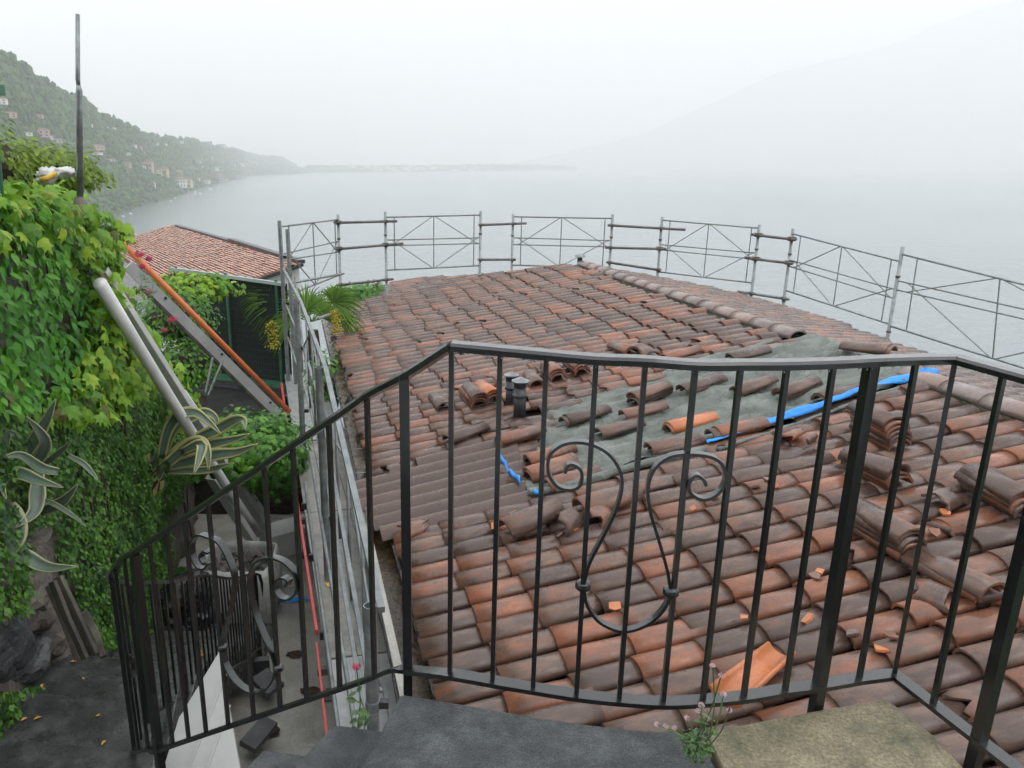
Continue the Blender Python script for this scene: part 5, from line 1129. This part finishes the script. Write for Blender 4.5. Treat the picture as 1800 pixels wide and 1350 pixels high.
# pole
t = thing('metal_pole', at(140, 345, 5.0), 'tall thin grey metal pole rising from the creeper covered wall', 'pole')
Pb = at(140, 350, 5.0); Pm = at(138, 150, 5.0); Pt = at(136.5, 25, 5.0)
b = MB(); b.tube([Pb-V((0, 0, .02)), Pm-V((0, 0, .03)), Pm], [.018, .0175, .012], 12); b.build('lower_tube', M['galv_p'], t, smooth=True); b = MB(); b.tube([Pm, Pm+V((0, 0, .03)), Pt], [.011, .013, .0115], 10); b.build('upper_tube', M['galv_p'], t, smooth=True)
b = MB(); b.tube([Pb-V((0, 0, .03)), Pb+V((0, 0, .012))], [.042, .024], 10); b.build('mortar_collar', M['render_wall'], t)
# plastic bag on the bushes
t = thing('plastic_bag', at(95, 310, 5.3), 'crumpled white plastic bags with a yellow band on top of the bush', 'bag')
for (x, y, s, mt) in [(84, 307, (.058, .05, .036), 'white'), (112, 303, (.07, .05, .028), 'white'), (80, 318, (.045, .05, .018), 'white')]:
    P = at(x, y, 5.05); b = MB(); b.add([P+V((q.x*s[0], q.y*s[1], q.z*s[2]))*1 + q*.03*mnoise.noise(q*3+P*9) + q*.012*abs(mnoise.noise(q*9+P*5)) for q in IV2], IF2); b.build('bag_fold', M[mt], t, smooth=True)
b = MB(); b.tube([at(70, 316, 4.99), at(84, 313, 4.98), at(99, 303, 4.99)], [.012, .016, .01], 8); b.build('yellow_band', M['yellow'], t, smooth=True)
# green lamp corner at the left edge
b = MB(); b.box(at(-6, 158, 4.5), (.055, .05, .05)); b.tube([at(-14, 158, 4.5)-V((0, 0, .025)), at(-34, 158, 4.5)-V((0, 0, .9))], .01, 8); tag(b.build('green_post_box', M['greenmetal']), 'green painted metal corner poking in at the left edge', 'post')
# pipes and profiles leaning over the wall end
def long_tube(name, a, da, c, dc, r, mat, label, cat, sag=0.):
    P, Q = at(*a, da), at(*c, dc); b = MB(); b.tube([P.lerp(Q, f)+V((0, 0, -sag*4*f*(1-f))) for f in np.linspace(0, 1, 9)], r, 14); return tag(b.build(name, M[mat], smooth=True), label, cat)
long_tube('white_pipe', (175, 497), 5.35, (455, 938), 7.9, .045, 'white', 'long round white plastic pipe leaning down past the wall end', 'pipe', .05)
def channel(name, a, da, c, dc, w, h, mat, label, cat):
    P, Q = at(*a, da), at(*c, dc); d = (Q-P).normalized(); sx = d.cross(V((0, 0, 1))).normalized(); uz = sx.cross(d); b = MB()
    for o1, o2, ww, hh in ((0, -h/2, w, .006), (-w/2, 0, .006, h), (w/2, 0, .006, h)): b.beam(P+sx*o1+uz*o2, Q+sx*o1+uz*o2, ww, hh)
    return tag(b.build(name, M[mat]), label, cat)
channel('gutter_profile', (178, 474), 5.6, (478, 945), 8.3, .075, .05, 'greyplastic', 'open grey metal channel lying beside the round white pipe', 'profile')
channel('gutter_profile', (186, 488), 5.7, (250, 620), 6.4, .04, .09, 'alu', 'shorter grey channel under the long one at the wall top', 'profile')
long_tube('plastic_profile', (308, 676), 7.2, (470, 938), 8.3, .045, 'greyplastic', 'shorter pale grey tube beside the white pipe', 'pipe')
long_tube('plastic_profile', (322, 690), 7.4, (482, 930), 8.5, .035, 'greyplastic', 'thinnest pale tube at the right of the leaning bundle', 'pipe')
channel('gutter_profile', (372, 838), 7.2, (448, 958), 7.7, .11, .06, 'white', 'wide white channel emerging below the agave leaves', 'profile')
# inclined hoist rail
Ha, Hb = at(196, 408, 8.6), at(500, 715, 9.2); hdv = (Hb-Ha).normalized(); t = thing('inclined_hoist_rail', Hb, 'long inclined aluminium hoist rail with an orange top tube', 'hoist rail')
hs = hdv.cross(V((0, 0, 1))).normalized(); hu = hs.cross(hdv)
b = MB(); b.beam(Ha+hdv*.35-hu*.12, Hb-hu*.12, .05, .12); b.build('side_beam', M['alu'], t)
b = MB(); b.tube([Ha, Hb+hdv*.1], .034, 10); b.build('top_tube', M['orange'], t, smooth=True)
b = MB(); b.beam(Ha+hdv*.6-hu*.19, Hb-hdv*.1-hu*.19, .09, .03); b.build('lower_flange', M['wood'], t)
for f in (.3, .62, .93):
    P = Ha.lerp(Hb, f)-hu*.09+hs*-.0; b = MB(); n_ = hs if hs.y < 0 else -hs; b.tube([P+n_*.02, P+n_*.04], .014, 8); b.build('bolt', M['bin'], t)
for (x0, y0, x1, y1) in ((374, 628, 361, 690), (392, 632, 366, 694)):
    b = MB(); b.tube([at(x0, y0, 8.75), at(x1, y1, 8.6)], .012, 8); b.build('leg', M['galv'], t)
# green fence
t = thing('green_mesh_fence', at(400, 640, 12), 'green wire mesh fence with dark netting beyond the inclined rail', 'fence')
Fa, Fb = at(300, 472, 13.2), at(500, 500, 11.8); Ga, Gb = at(350, 615, 13.0), at(500, 652, 11.7)
Ga = V((Fa.x, Fa.y, -3.35)); Gb = V((Fb.x, Fb.y, -3.35)); fn_ = V((Fb.y-Fa.y, Fa.x-Fb.x, 0)).normalized(); fn_ = fn_ if fn_.y < 0 else -fn_
b = MB(); b.prism([Fa-fn_*.05, Fb-fn_*.05, Gb-fn_*.05, Ga-fn_*.05], (0, 0, 0), -fn_*.02); b.build('netting', M['darknet'], t)
b = MB(); b.beam(Fa, Fb, .06, .05); b.build('top_rail', M['greenledge'], t)
for f in (.05, .50, .93):
    b = MB(); b.tube([Fa.lerp(Fb, f)+V((0, 0, .05)), Ga.lerp(Gb, f)], .022, 8); b.build('post', M['greenmetal'], t)
b = MB()
for k in range(1, 46): f = k/46; b.beam(Fa.lerp(Fb, f), Ga.lerp(Gb, f), .0025, .0025)
for k in range(1, 16): f = k/16; b.beam(Fa.lerp(Ga, f), Fb.lerp(Gb, f), .0025, .0025)
o = b.build('wire_mesh', M['wiregreen'], t); tag(o, kind='stuff')
b = MB(); b.beam(Ga+fn_*.06, Gb+fn_*.06, .16, .06); b.build('bottom_rail', M['greenmetal'], t)
b = MB(); b.prism([Ga-V((0, 0, .03)), Gb-V((0, 0, .03)), Gb-V((0, 0, .6)), Ga-V((0, 0, .6))], (0, 0, 0), -fn_*.2); b.build('base_wall', M['stone2'], t)
# palm
def palm():
    t = thing('fan_palm', V((at(548, 560, 12.2).x, at(548, 560, 12.2).y, -4.3)), 'fan palm with drooping green leaves behind the corner scaffold post', 'palm tree')
    C = at(548, 565, 12.2); b = MB(); b.tube([V((C.x, C.y, -4.3)), V((C.x+.03, C.y, -3.2)), C-V((0, 0, .15))], [.11, .12, .10], 12); b.build('trunk', M['trunk'], t)
    rr = random.Random(4)
    for (x, y, d, ang, R_, spread, tilt) in [(538, 548, 11.6, 92, .66, 62, .1), (470, 530, 12.2, 120, .5, 80, .5), (590, 530, 12.0, 60, .55, 75, .4), (498, 535, 12.1, 150, .62, 85, .35), (585, 532, 12.0, 35, .6, 80, .4), (520, 562, 11.8, 165, .55, 60, .8), (572, 560, 12.4, 60, .55, 85, .1), (492, 560, 12.6, 195, .5, 70, .6), (600, 560, 12.5, 5, .45, 75, .7), (560, 548, 12.8, 110, .6, 80, 0)]:
        H = at(x, y, d); fwd = V((math.cos(R(ang)), 0, math.sin(R(ang)))); b = MB(); n = 26
        for k in range(n):
            a = R(ang)+R(spread)*(2*k/(n-1)-1)*1.0; dv = V((math.cos(a), -.35*tilt+.15*math.sin(k*1.7), math.sin(a))).normalized(); L = R_*(1-.22*abs(2*k/(n-1)-1))*rr.uniform(.9, 1.05)
            side = dv.cross(V((0, -1, .2))).normalized(); w = .017; ps = []
            for q in range(5):
                f = q/4; P = H+dv*L*f+V((0, -.10*tilt*f, -(.30+.35*tilt)*L*f**2.6)); ps.append((P, w*(1-f**1.5)+.002))
            vs = []; 
            for P, ww in ps: vs += [P-side*ww, P+V((0, -.006, .006)), P+side*ww]
            b.add(vs, [(q*3, q*3+1, (q+1)*3+1, (q+1)*3) for q in range(4)]+[(q*3+1, q*3+2, (q+1)*3+2, (q+1)*3+1) for q in range(4)], rr.random()*.9)
        o = b.build('fan_leaf', M['lf_palm'], t)
        b = MB(); b.tube([C, H.lerp(C, .5)+V((0, 0, .05)), H], .01, 6); b.build('leaf_stalk', M['lf_palm'], t)
    for (x, y, d) in [(478, 590, 11.7), (590, 568, 12.0), (512, 585, 12)]:
        b = MB(); P0_ = at(x, y-25, d)
        for k in range(120):
            P = P0_+V((rr.gauss(0, .05), rr.gauss(0, .04), -rr.random()*.42)); b.add([P+q*.016 for q in IV], IF, rr.random())
        tag(b.build('flower_spray', M['yflower'], t), kind='stuff')
palm()
# agaves
def agave(name, label, leaves_, base, dbase, mat='agave'):
    P0_ = at(*base, dbase); t = thing(name, P0_, label, 'agave')
    for (pts, w, d0, d1) in leaves_:
        P = [at(x, y, d0+(d1-d0)*i/(len(pts)-1)) for i, (x, y) in enumerate(pts)]; P = smooth_path(P, 5); m_ = len(P); b = MB(); vs = []; uv = []
        for i, p in enumerate(P):
            f = i/(m_-1); d = (P[min(i+1, m_-1)]-P[max(i-1, 0)]).normalized(); view = -p.normalized(); s = d.cross(view).normalized(); s = (s+V((0, 0, .25))).normalized(); nn = s.cross(d)
            ww = w*(.62+.9*f if f < .35 else .935*(1-((f-.35)/.65)**1.7))*.5+.001
            for q in (-1, -.55, 0, .55, 1): vs.append(p+s*ww*q+nn*(ww*.38*q*q)*(1 if nn.dot(view) > 0 else -1)); uv.append((f, q))
        b.add(vs, [(i*5+q, i*5+q+1, (i+1)*5+q+1, (i+1)*5+q) for i in range(m_-1) for q in range(4)], 0, uv)
        o = b.build('leaf', M[mat], t, smooth=True); k = o.modifiers.new('t', 'SOLIDIFY'); k.thickness = w*.07
    return t
def c2_(L): return [(x/3.6, 600+y/3.6) for x, y in L]
ag1 = agave('variegated_agave', 'variegated agave with yellow edged leaves growing out of the wall over the white pipe', [
 (c2_([(1020, 740), (1060, 570), (1130, 470), (1230, 450), (1330, 520), (1400, 590)]), .10, 6.42, 6.16), (c2_([(1040, 750), (1200, 640), (1370, 560), (1480, 500), (1540, 500), (1550, 560)]), .11, 6.51, 6.16),
 (c2_([(1060, 770), (1200, 690), (1350, 650), (1480, 620), (1580, 585)]), .10, 6.51, 6.34), (c2_([(1060, 790), (1200, 760), (1350, 720), (1500, 700), (1630, 650)]), .12, 6.42, 6.07),
 (c2_([(1050, 780), (1170, 680), (1260, 640), (1310, 700), (1320, 820)]), .12, 6.25, 5.98), (c2_([(1060, 820), (1200, 820), (1340, 810), (1400, 790), (1480, 770)]), .07, 6.42, 6.34), (c2_([(1150, 700), (1270, 650), (1260, 740), (1225, 840)]), .09, 6.16, 5.90),
 (c2_([(1030, 740), (1100, 560), (1230, 470), (1310, 450), (1370, 500), (1360, 590)]), .09, 6.60, 6.42)], (285, 815), 6.5)
rr = random.Random(8)
for k in range(34):
    P = at(rr.uniform(246, 292), rr.uniform(795, 855), 6.5); b = MB(); u = V((rr.uniform(-.4, .2), -.3, rr.uniform(-1, -.2))).normalized()*rr.uniform(.06, .12); s = V((.03, 0, .02)); b.add([P-s, P+s, P+u*.6+s*.7, P+u, P+u*.6-s*.7], [(0, 1, 2, 3, 4)], 0, [(0, rr.choice((.9, .2)))]*5); b.build('dead_leaf_stub', M['agave'] if k % 3 else M['trunk'], ag1)
agave('variegated_agave', 'grey green agave with pale leaf margins on the wall at the left edge', [
 (c2_([(160, 720), (220, 620), (290, 500), (352, 365)]), 0.072, 4.37, 4.23), (c2_([(210, 790), (260, 720), (285, 640), (240, 560), (165, 475)]), 0.064, 4.23, 4.05), (c2_([(250, 800), (330, 740), (400, 680), (450, 630)]), 0.034, 4.32, 4.14),
 (c2_([(370, 825), (260, 800), (130, 720), (0, 740)]), 0.051, 4.14, 4.05), (c2_([(20, 845), (120, 835), (240, 880), (400, 925)]), 0.064, 4.14, 3.96), (c2_([(240, 830), (235, 960), (210, 1080), (100, 1178)]), 0.085, 4.28, 4.05),
 (c2_([(255, 1085), (350, 1040), (420, 990), (492, 905)]), 0.060, 4.23, 4.05), (c2_([(200, 1010), (320, 1020), (470, 1110), (545, 1175)]), 0.025, 4.23, 3.96), (c2_([(70, 850), (20, 880), (12, 920), (40, 1000)]), 0.043, 4.14, 3.96), (c2_([(430, 720), (520, 770), (580, 830), (620, 880)]), 0.030, 4.32, 4.14),
 (c2_([(90, 585), (50, 590), (45, 700)]), 0.034, 4.14, 4.14)], (62, 830), 4.35, 'agave2')
agave('variegated_agave', 'large agave entering at the lower left edge with its tips hanging down', [
 ([(-30, 900), (5, 905), (25, 940), (12, 990)], .16, 4.2, 4.0), ([(0, 950), (44, 978), (83, 997), (134, 996)], .075, 4.1, 3.9), ([(-30, 990), (0, 1008), (28, 1014), (58, 1018)], .05, 4.1, 4.0), ([(-20, 1040), (0, 1075), (12, 1100)], .05, 4.1, 4.0)], (-10, 960), 4.2, 'agave2')
# planks against the wall
for k, (a, c, w, l) in enumerate([((92, 1022), (150, 1158), .05, 'left weathered plank leaning at the foot of the wall'), ((102, 1014), (166, 1150), .05, 'middle weathered plank leaning at the foot of the wall'), ((84, 1030), (136, 1160), .03, 'thin dark plank at the left of the leaning three'), ((148, 1075), (182, 1155), .04, 'short pale plank leaning beside the railing')]):
    P, Q = at(*a, 3.62+.05*k), at(*c, 3.45+.03*k); b = MB(); q = P.lerp(Q, .5)+V((.006*(k-1), 0, .004)); b.beam(P, q, .02+.006*(k % 2), w*.8, up=V((1, -.4+.25*k, .2))); b.beam(q-(Q-P)*.01, Q, .02+.006*(k % 2), w*.76, up=V((1, -.4+.25*k, .2))); tag(bevel(b.build('plank', M['wood']), .003), l, 'plank')
# bags, panel and clutter in the courtyard
def sackbag():
    C = atz(428, 1075, -4.3); t = thing('rubble_sack', C, 'dirty white builder sack full of rubble standing in the courtyard', 'sack'); b = MB(); vs = []; n = 40; rows = 9
    for j in range(rows):
        f = j/(rows-1)
        for i in range(n):
            a = 2*math.pi*i/n; sq_ = 1/max(abs(math.cos(a)), abs(math.sin(a)))**.75; r_ = .33*sq_*(.92+.12*math.sin(f*3)); r_ *= 1+.06*mnoise.noise(V((math.cos(a)*3, math.sin(a)*3, f*4)))
            z = f*.62+(.05*mnoise.noise(V((a*2, 0, 3))) if j == rows-1 else 0); vs.append(C+V((math.cos(a)*r_*1.1, math.sin(a)*r_, z)))
    b.add(vs, [(j*n+i, j*n+(i+1) % n, (j+1)*n+(i+1) % n, (j+1)*n+i) for j in range(rows-1) for i in range(n)]); o = b.build('sack_cloth', M['sack'], t, smooth=True); k = o.modifiers.new('t', 'SOLIDIFY'); k.thickness = .015
    rr = random.Random(1)
    for k in range(60):
        a = rr.uniform(0, 6.28); q = rr.uniform(0, .3); b = MB(); s = rr.uniform(.03, .07); b.add([C+V((math.cos(a)*q, math.sin(a)*q, .5+rr.uniform(-.03, .04)))+V((v.x*s*rr.uniform(.7, 1.2), v.y*s, v.z*s*.6)) for v in IV], IF); b.build('rubble_lump', M['rubble'], t)
sackbag()
def crumple(name, P, s, mat, label, cat, seed):
    b = MB(); b.add([P+V((q.x*s[0], q.y*s[1], q.z*s[2]))*(1+.35*mnoise.noise(q*2.2+V((seed, 0, 0)))+.15*abs(mnoise.noise(q*6))) for q in IV2], IF2); return tag(b.build(name, M[mat], smooth=False), label, cat)
crumple('black_bin_bag', atz(335, 1065, -3.9)+V((0, 0, .12)), (.22, .25, .2), 'bin', 'black rubbish bag behind the lower railing, left one', 'bag', 1); crumple('black_bin_bag', atz(352, 1105, -4.1)+V((0, 0, .1)), (.18, .2, .18), 'bin', 'black rubbish bag behind the lower railing, right one', 'bag', 5)
crumple('plastic_wrap', atz(368, 1075, -4.2)+V((0, 0, .12)), (.09, .12, .16), 'blue', 'crumpled blue plastic beside the black bags', 'plastic wrap', 3); crumple('plastic_wrap', atz(342, 1085, -4.1)+V((0, 0, .2)), (.07, .1, .14), 'white', 'crumpled clear and white plastic between the black bags', 'plastic wrap', 4)
crumple('plastic_wrap', atz(470, 1050, -4.29), (.06, .3, .02), 'blue', 'thin blue plastic strip lying right of the sack', 'plastic wrap', 6); crumple('plastic_wrap', atz(500, 1052, -4.29), (.22, .05, .02), 'blue', 'flat blue plastic scrap on the floor farther right of the sack', 'plastic wrap', 7)
crumple('sack_cloth', atz(455, 1020, -4.29), (.35, .25, .06), 'sack', 'empty dirty white sack lying beside the full one', 'sack', 8)
P = [at(385, 1146, 3.55), at(422, 1352, 3.0), at(422, 1420, 2.9), at(285, 1420, 3.0), at(287, 1352, 3.15), at(320, 1268, 3.35), at(336, 1262, 3.4)]
c_ = sum(P, V((0, 0, 0)))/len(P); nn = (P[1]-P[0]).cross(P[4]-P[0]).normalized(); P = [p-nn*nn.dot(p-P[0]) for p in P]; vw = nn if nn.dot(c_) > 0 else -nn
t = thing('foam_board', P[3], 'white ridged plastic panel leaning under the stair railing', 'panel'); b = MB(); b.prism(P, (0, 0, 0), vw*.02); b.build('sheet', M['dullwhite'], t)
for (a, c) in (((398, 1185), (332, 1352)), ((404, 1240), (355, 1380))):
    q = []
    for x, y in (a, c): r = ray(x, y); q.append(r*(nn.dot(P[0])/nn.dot(r))-vw*.004)
    b = MB(); b.beam(q[0], q[1], .012, .008); b.build('rib', M['dullwhite'], t)
for k, (x, y, s, z, l) in enumerate([(415, 1160, (.2, .12, .02), .3, 'dark slate slab propped under the lower railing'), (445, 1175, (.28, .05, .22), .2, 'dark slate tile standing by the railing foot'), (470, 1200, (.18, .22, .05), .9, 'square dark block on the courtyard floor'), (455, 1290, (.3, .14, .05), 1.2, 'dark rectangular offcut near the white panel'), (300, 1245, (.22, .03, .2), .5, 'grey board edge under the stair railing post')]):
    P = atz(x, y, -4.15); b = MB(); b.box(P, s, Matrix.Rotation(z, 3, 'Z') @ Matrix.Rotation(.25, 3, 'X')); tag(bevel(b.build('stone_offcut', M['slate']), .004), l, 'stone slab')
for k, (x, y, sx, l) in enumerate([(520, 1150, .05, 'small rusty leaf heap on the courtyard floor'), (470, 1285, .06, 'brown dead leaves beside the dark offcut'), (545, 1215, .05, 'rusty lump beside the scaffold foot')]): crumple('leaf_heap', atz(x, y, -4.29), (sx*1.6, sx, .015), 'trunk', l, 'leaf heap', k+20)
crumple('concrete_lump', atz(548, 962, -4.27), (.12, .1, .07), 'rubble', 'pale concrete rubble round the scaffold foot', 'rubble', 31)
# ================================================================== FLOWERS IN FRONT
def petal_ball(parent, C, rad, n, size, mat, seed, name='flower_head'):
    rr = random.Random(seed); b = MB()
    for k in range(n):
        d = V((rr.gauss(0, 1), rr.gauss(0, 1), rr.gauss(0, .7))).normalized(); P = C+V((d.x*rad, d.y*rad, d.z*rad*.75))*rr.uniform(.5, 1); X = d.cross(V((.3, .2, 1))).normalized()*size; Y = d.cross(X).normalized()*size
        for q in range(5):
            a = q*1.2566; e = X*math.cos(a)+Y*math.sin(a); f = X*math.cos(a+.5)+Y*math.sin(a+.5); b.add([P, P+e*.8, P+(e+f)*.62+d*size*.2, P+f*.8], [(0, 1, 2, 3)], rr.random())
    return b.build(name, M[mat], parent)
def herb(name, base, top, label, mat, headr, nleaf, petals, size, seed, lk=.05):
    t = thing(name, base, label, 'flower'); mid = base.lerp(top, .5)+V((.01, 0, 0)); b = MB(); b.tube(smooth_path([base, mid, top], 4), .0016, 5); b.build('stem', M['lf_herb'], t); rr = random.Random(seed)
    for k in range(nleaf):
        f = .05+.7*k/max(nleaf, 1); P = base.lerp(top, f)
        for sgn in (-1, 1): b = MB(); v, f_ = LS['oval']; M4 = leaf_frame(P, V((0, -.5, 1)), V((sgn, -.1, .45)), lk*rr.uniform(.7, 1.1), rr); b.add([M4 @ q for q in v], f_, rr.random()); b.build('leaf', M['lf_herb'], t)
    if petals: petal_ball(t, top, headr, petals, size, mat, seed)
    return t
herb('red_valerian', at(628, 1285, 1.78), at(626, 1172, 1.8), 'red valerian stem with a crimson head in front of the thick scaffold post', 'pink', .013, 5, 60, .0036, 1, .032)
herb('red_valerian', at(640, 1290, 1.80), at(633, 1225, 1.82), 'small leafy valerian shoot without flower beside the crimson one', 'pink', .01, 4, 0, .004, 2, .028)
rr = random.Random(15)
for k, (x, y) in enumerate([(1253, 1170), (1268, 1187), (1272, 1220), (1233, 1240), (1228, 1250), (1242, 1262), (1155, 1273), (1186, 1280), (1282, 1248), (1225, 1285), (1208, 1262), (1222, 1296), (1170, 1277), (1233, 1308), (1249, 1291)]):
    herb('fleabane', at(1222+rr.uniform(-14, 20), 1322, 1.46), at(x, y, 1.5), 'pale pink daisy stem of the fleabane tuft in the slab joint', 'palepink', .006, 2, 9, .0045, 40+k, .018)['group'] = 'fleabane daisies in the joint between the slabs'
t = thing('fleabane_tuft', at(1222, 1325, 1.45), 'small leafy tuft growing in the joint between the two slabs', 'plant'); cloud(t, at(1222, 1312, 1.45), (.028, .04, .032), 260, 'tiny', 'lf_herb', .006, .012, 33, 0, .2)
for k, (x0, y0, x1, y1, d) in enumerate([(250, 470, 236, 425, 7.6), (262, 500, 245, 447, 7.6), (270, 500, 262, 455, 7.6), (262, 510, 250, 468, 7.5), (290, 560, 262, 513, 7.8), (312, 600, 303, 562, 8.2), (300, 600, 288, 580, 8.2)]):
    herb('red_valerian', at(x0, y0+40, d), at(x1, y1, d), ['red valerian tallest in front of the orange roof', 'red valerian with the biggest head by the orange rail', 'red valerian just right of the biggest head', 'lowest valerian of the group at the rail', 'faded valerian below the inclined rail', 'large crimson valerian cluster in the shrub under the rail', 'small valerian beside the crimson cluster'][k], 'pink', .05 if k in (1, 5) else .032, 3, 60, .012, 60+k, .06)
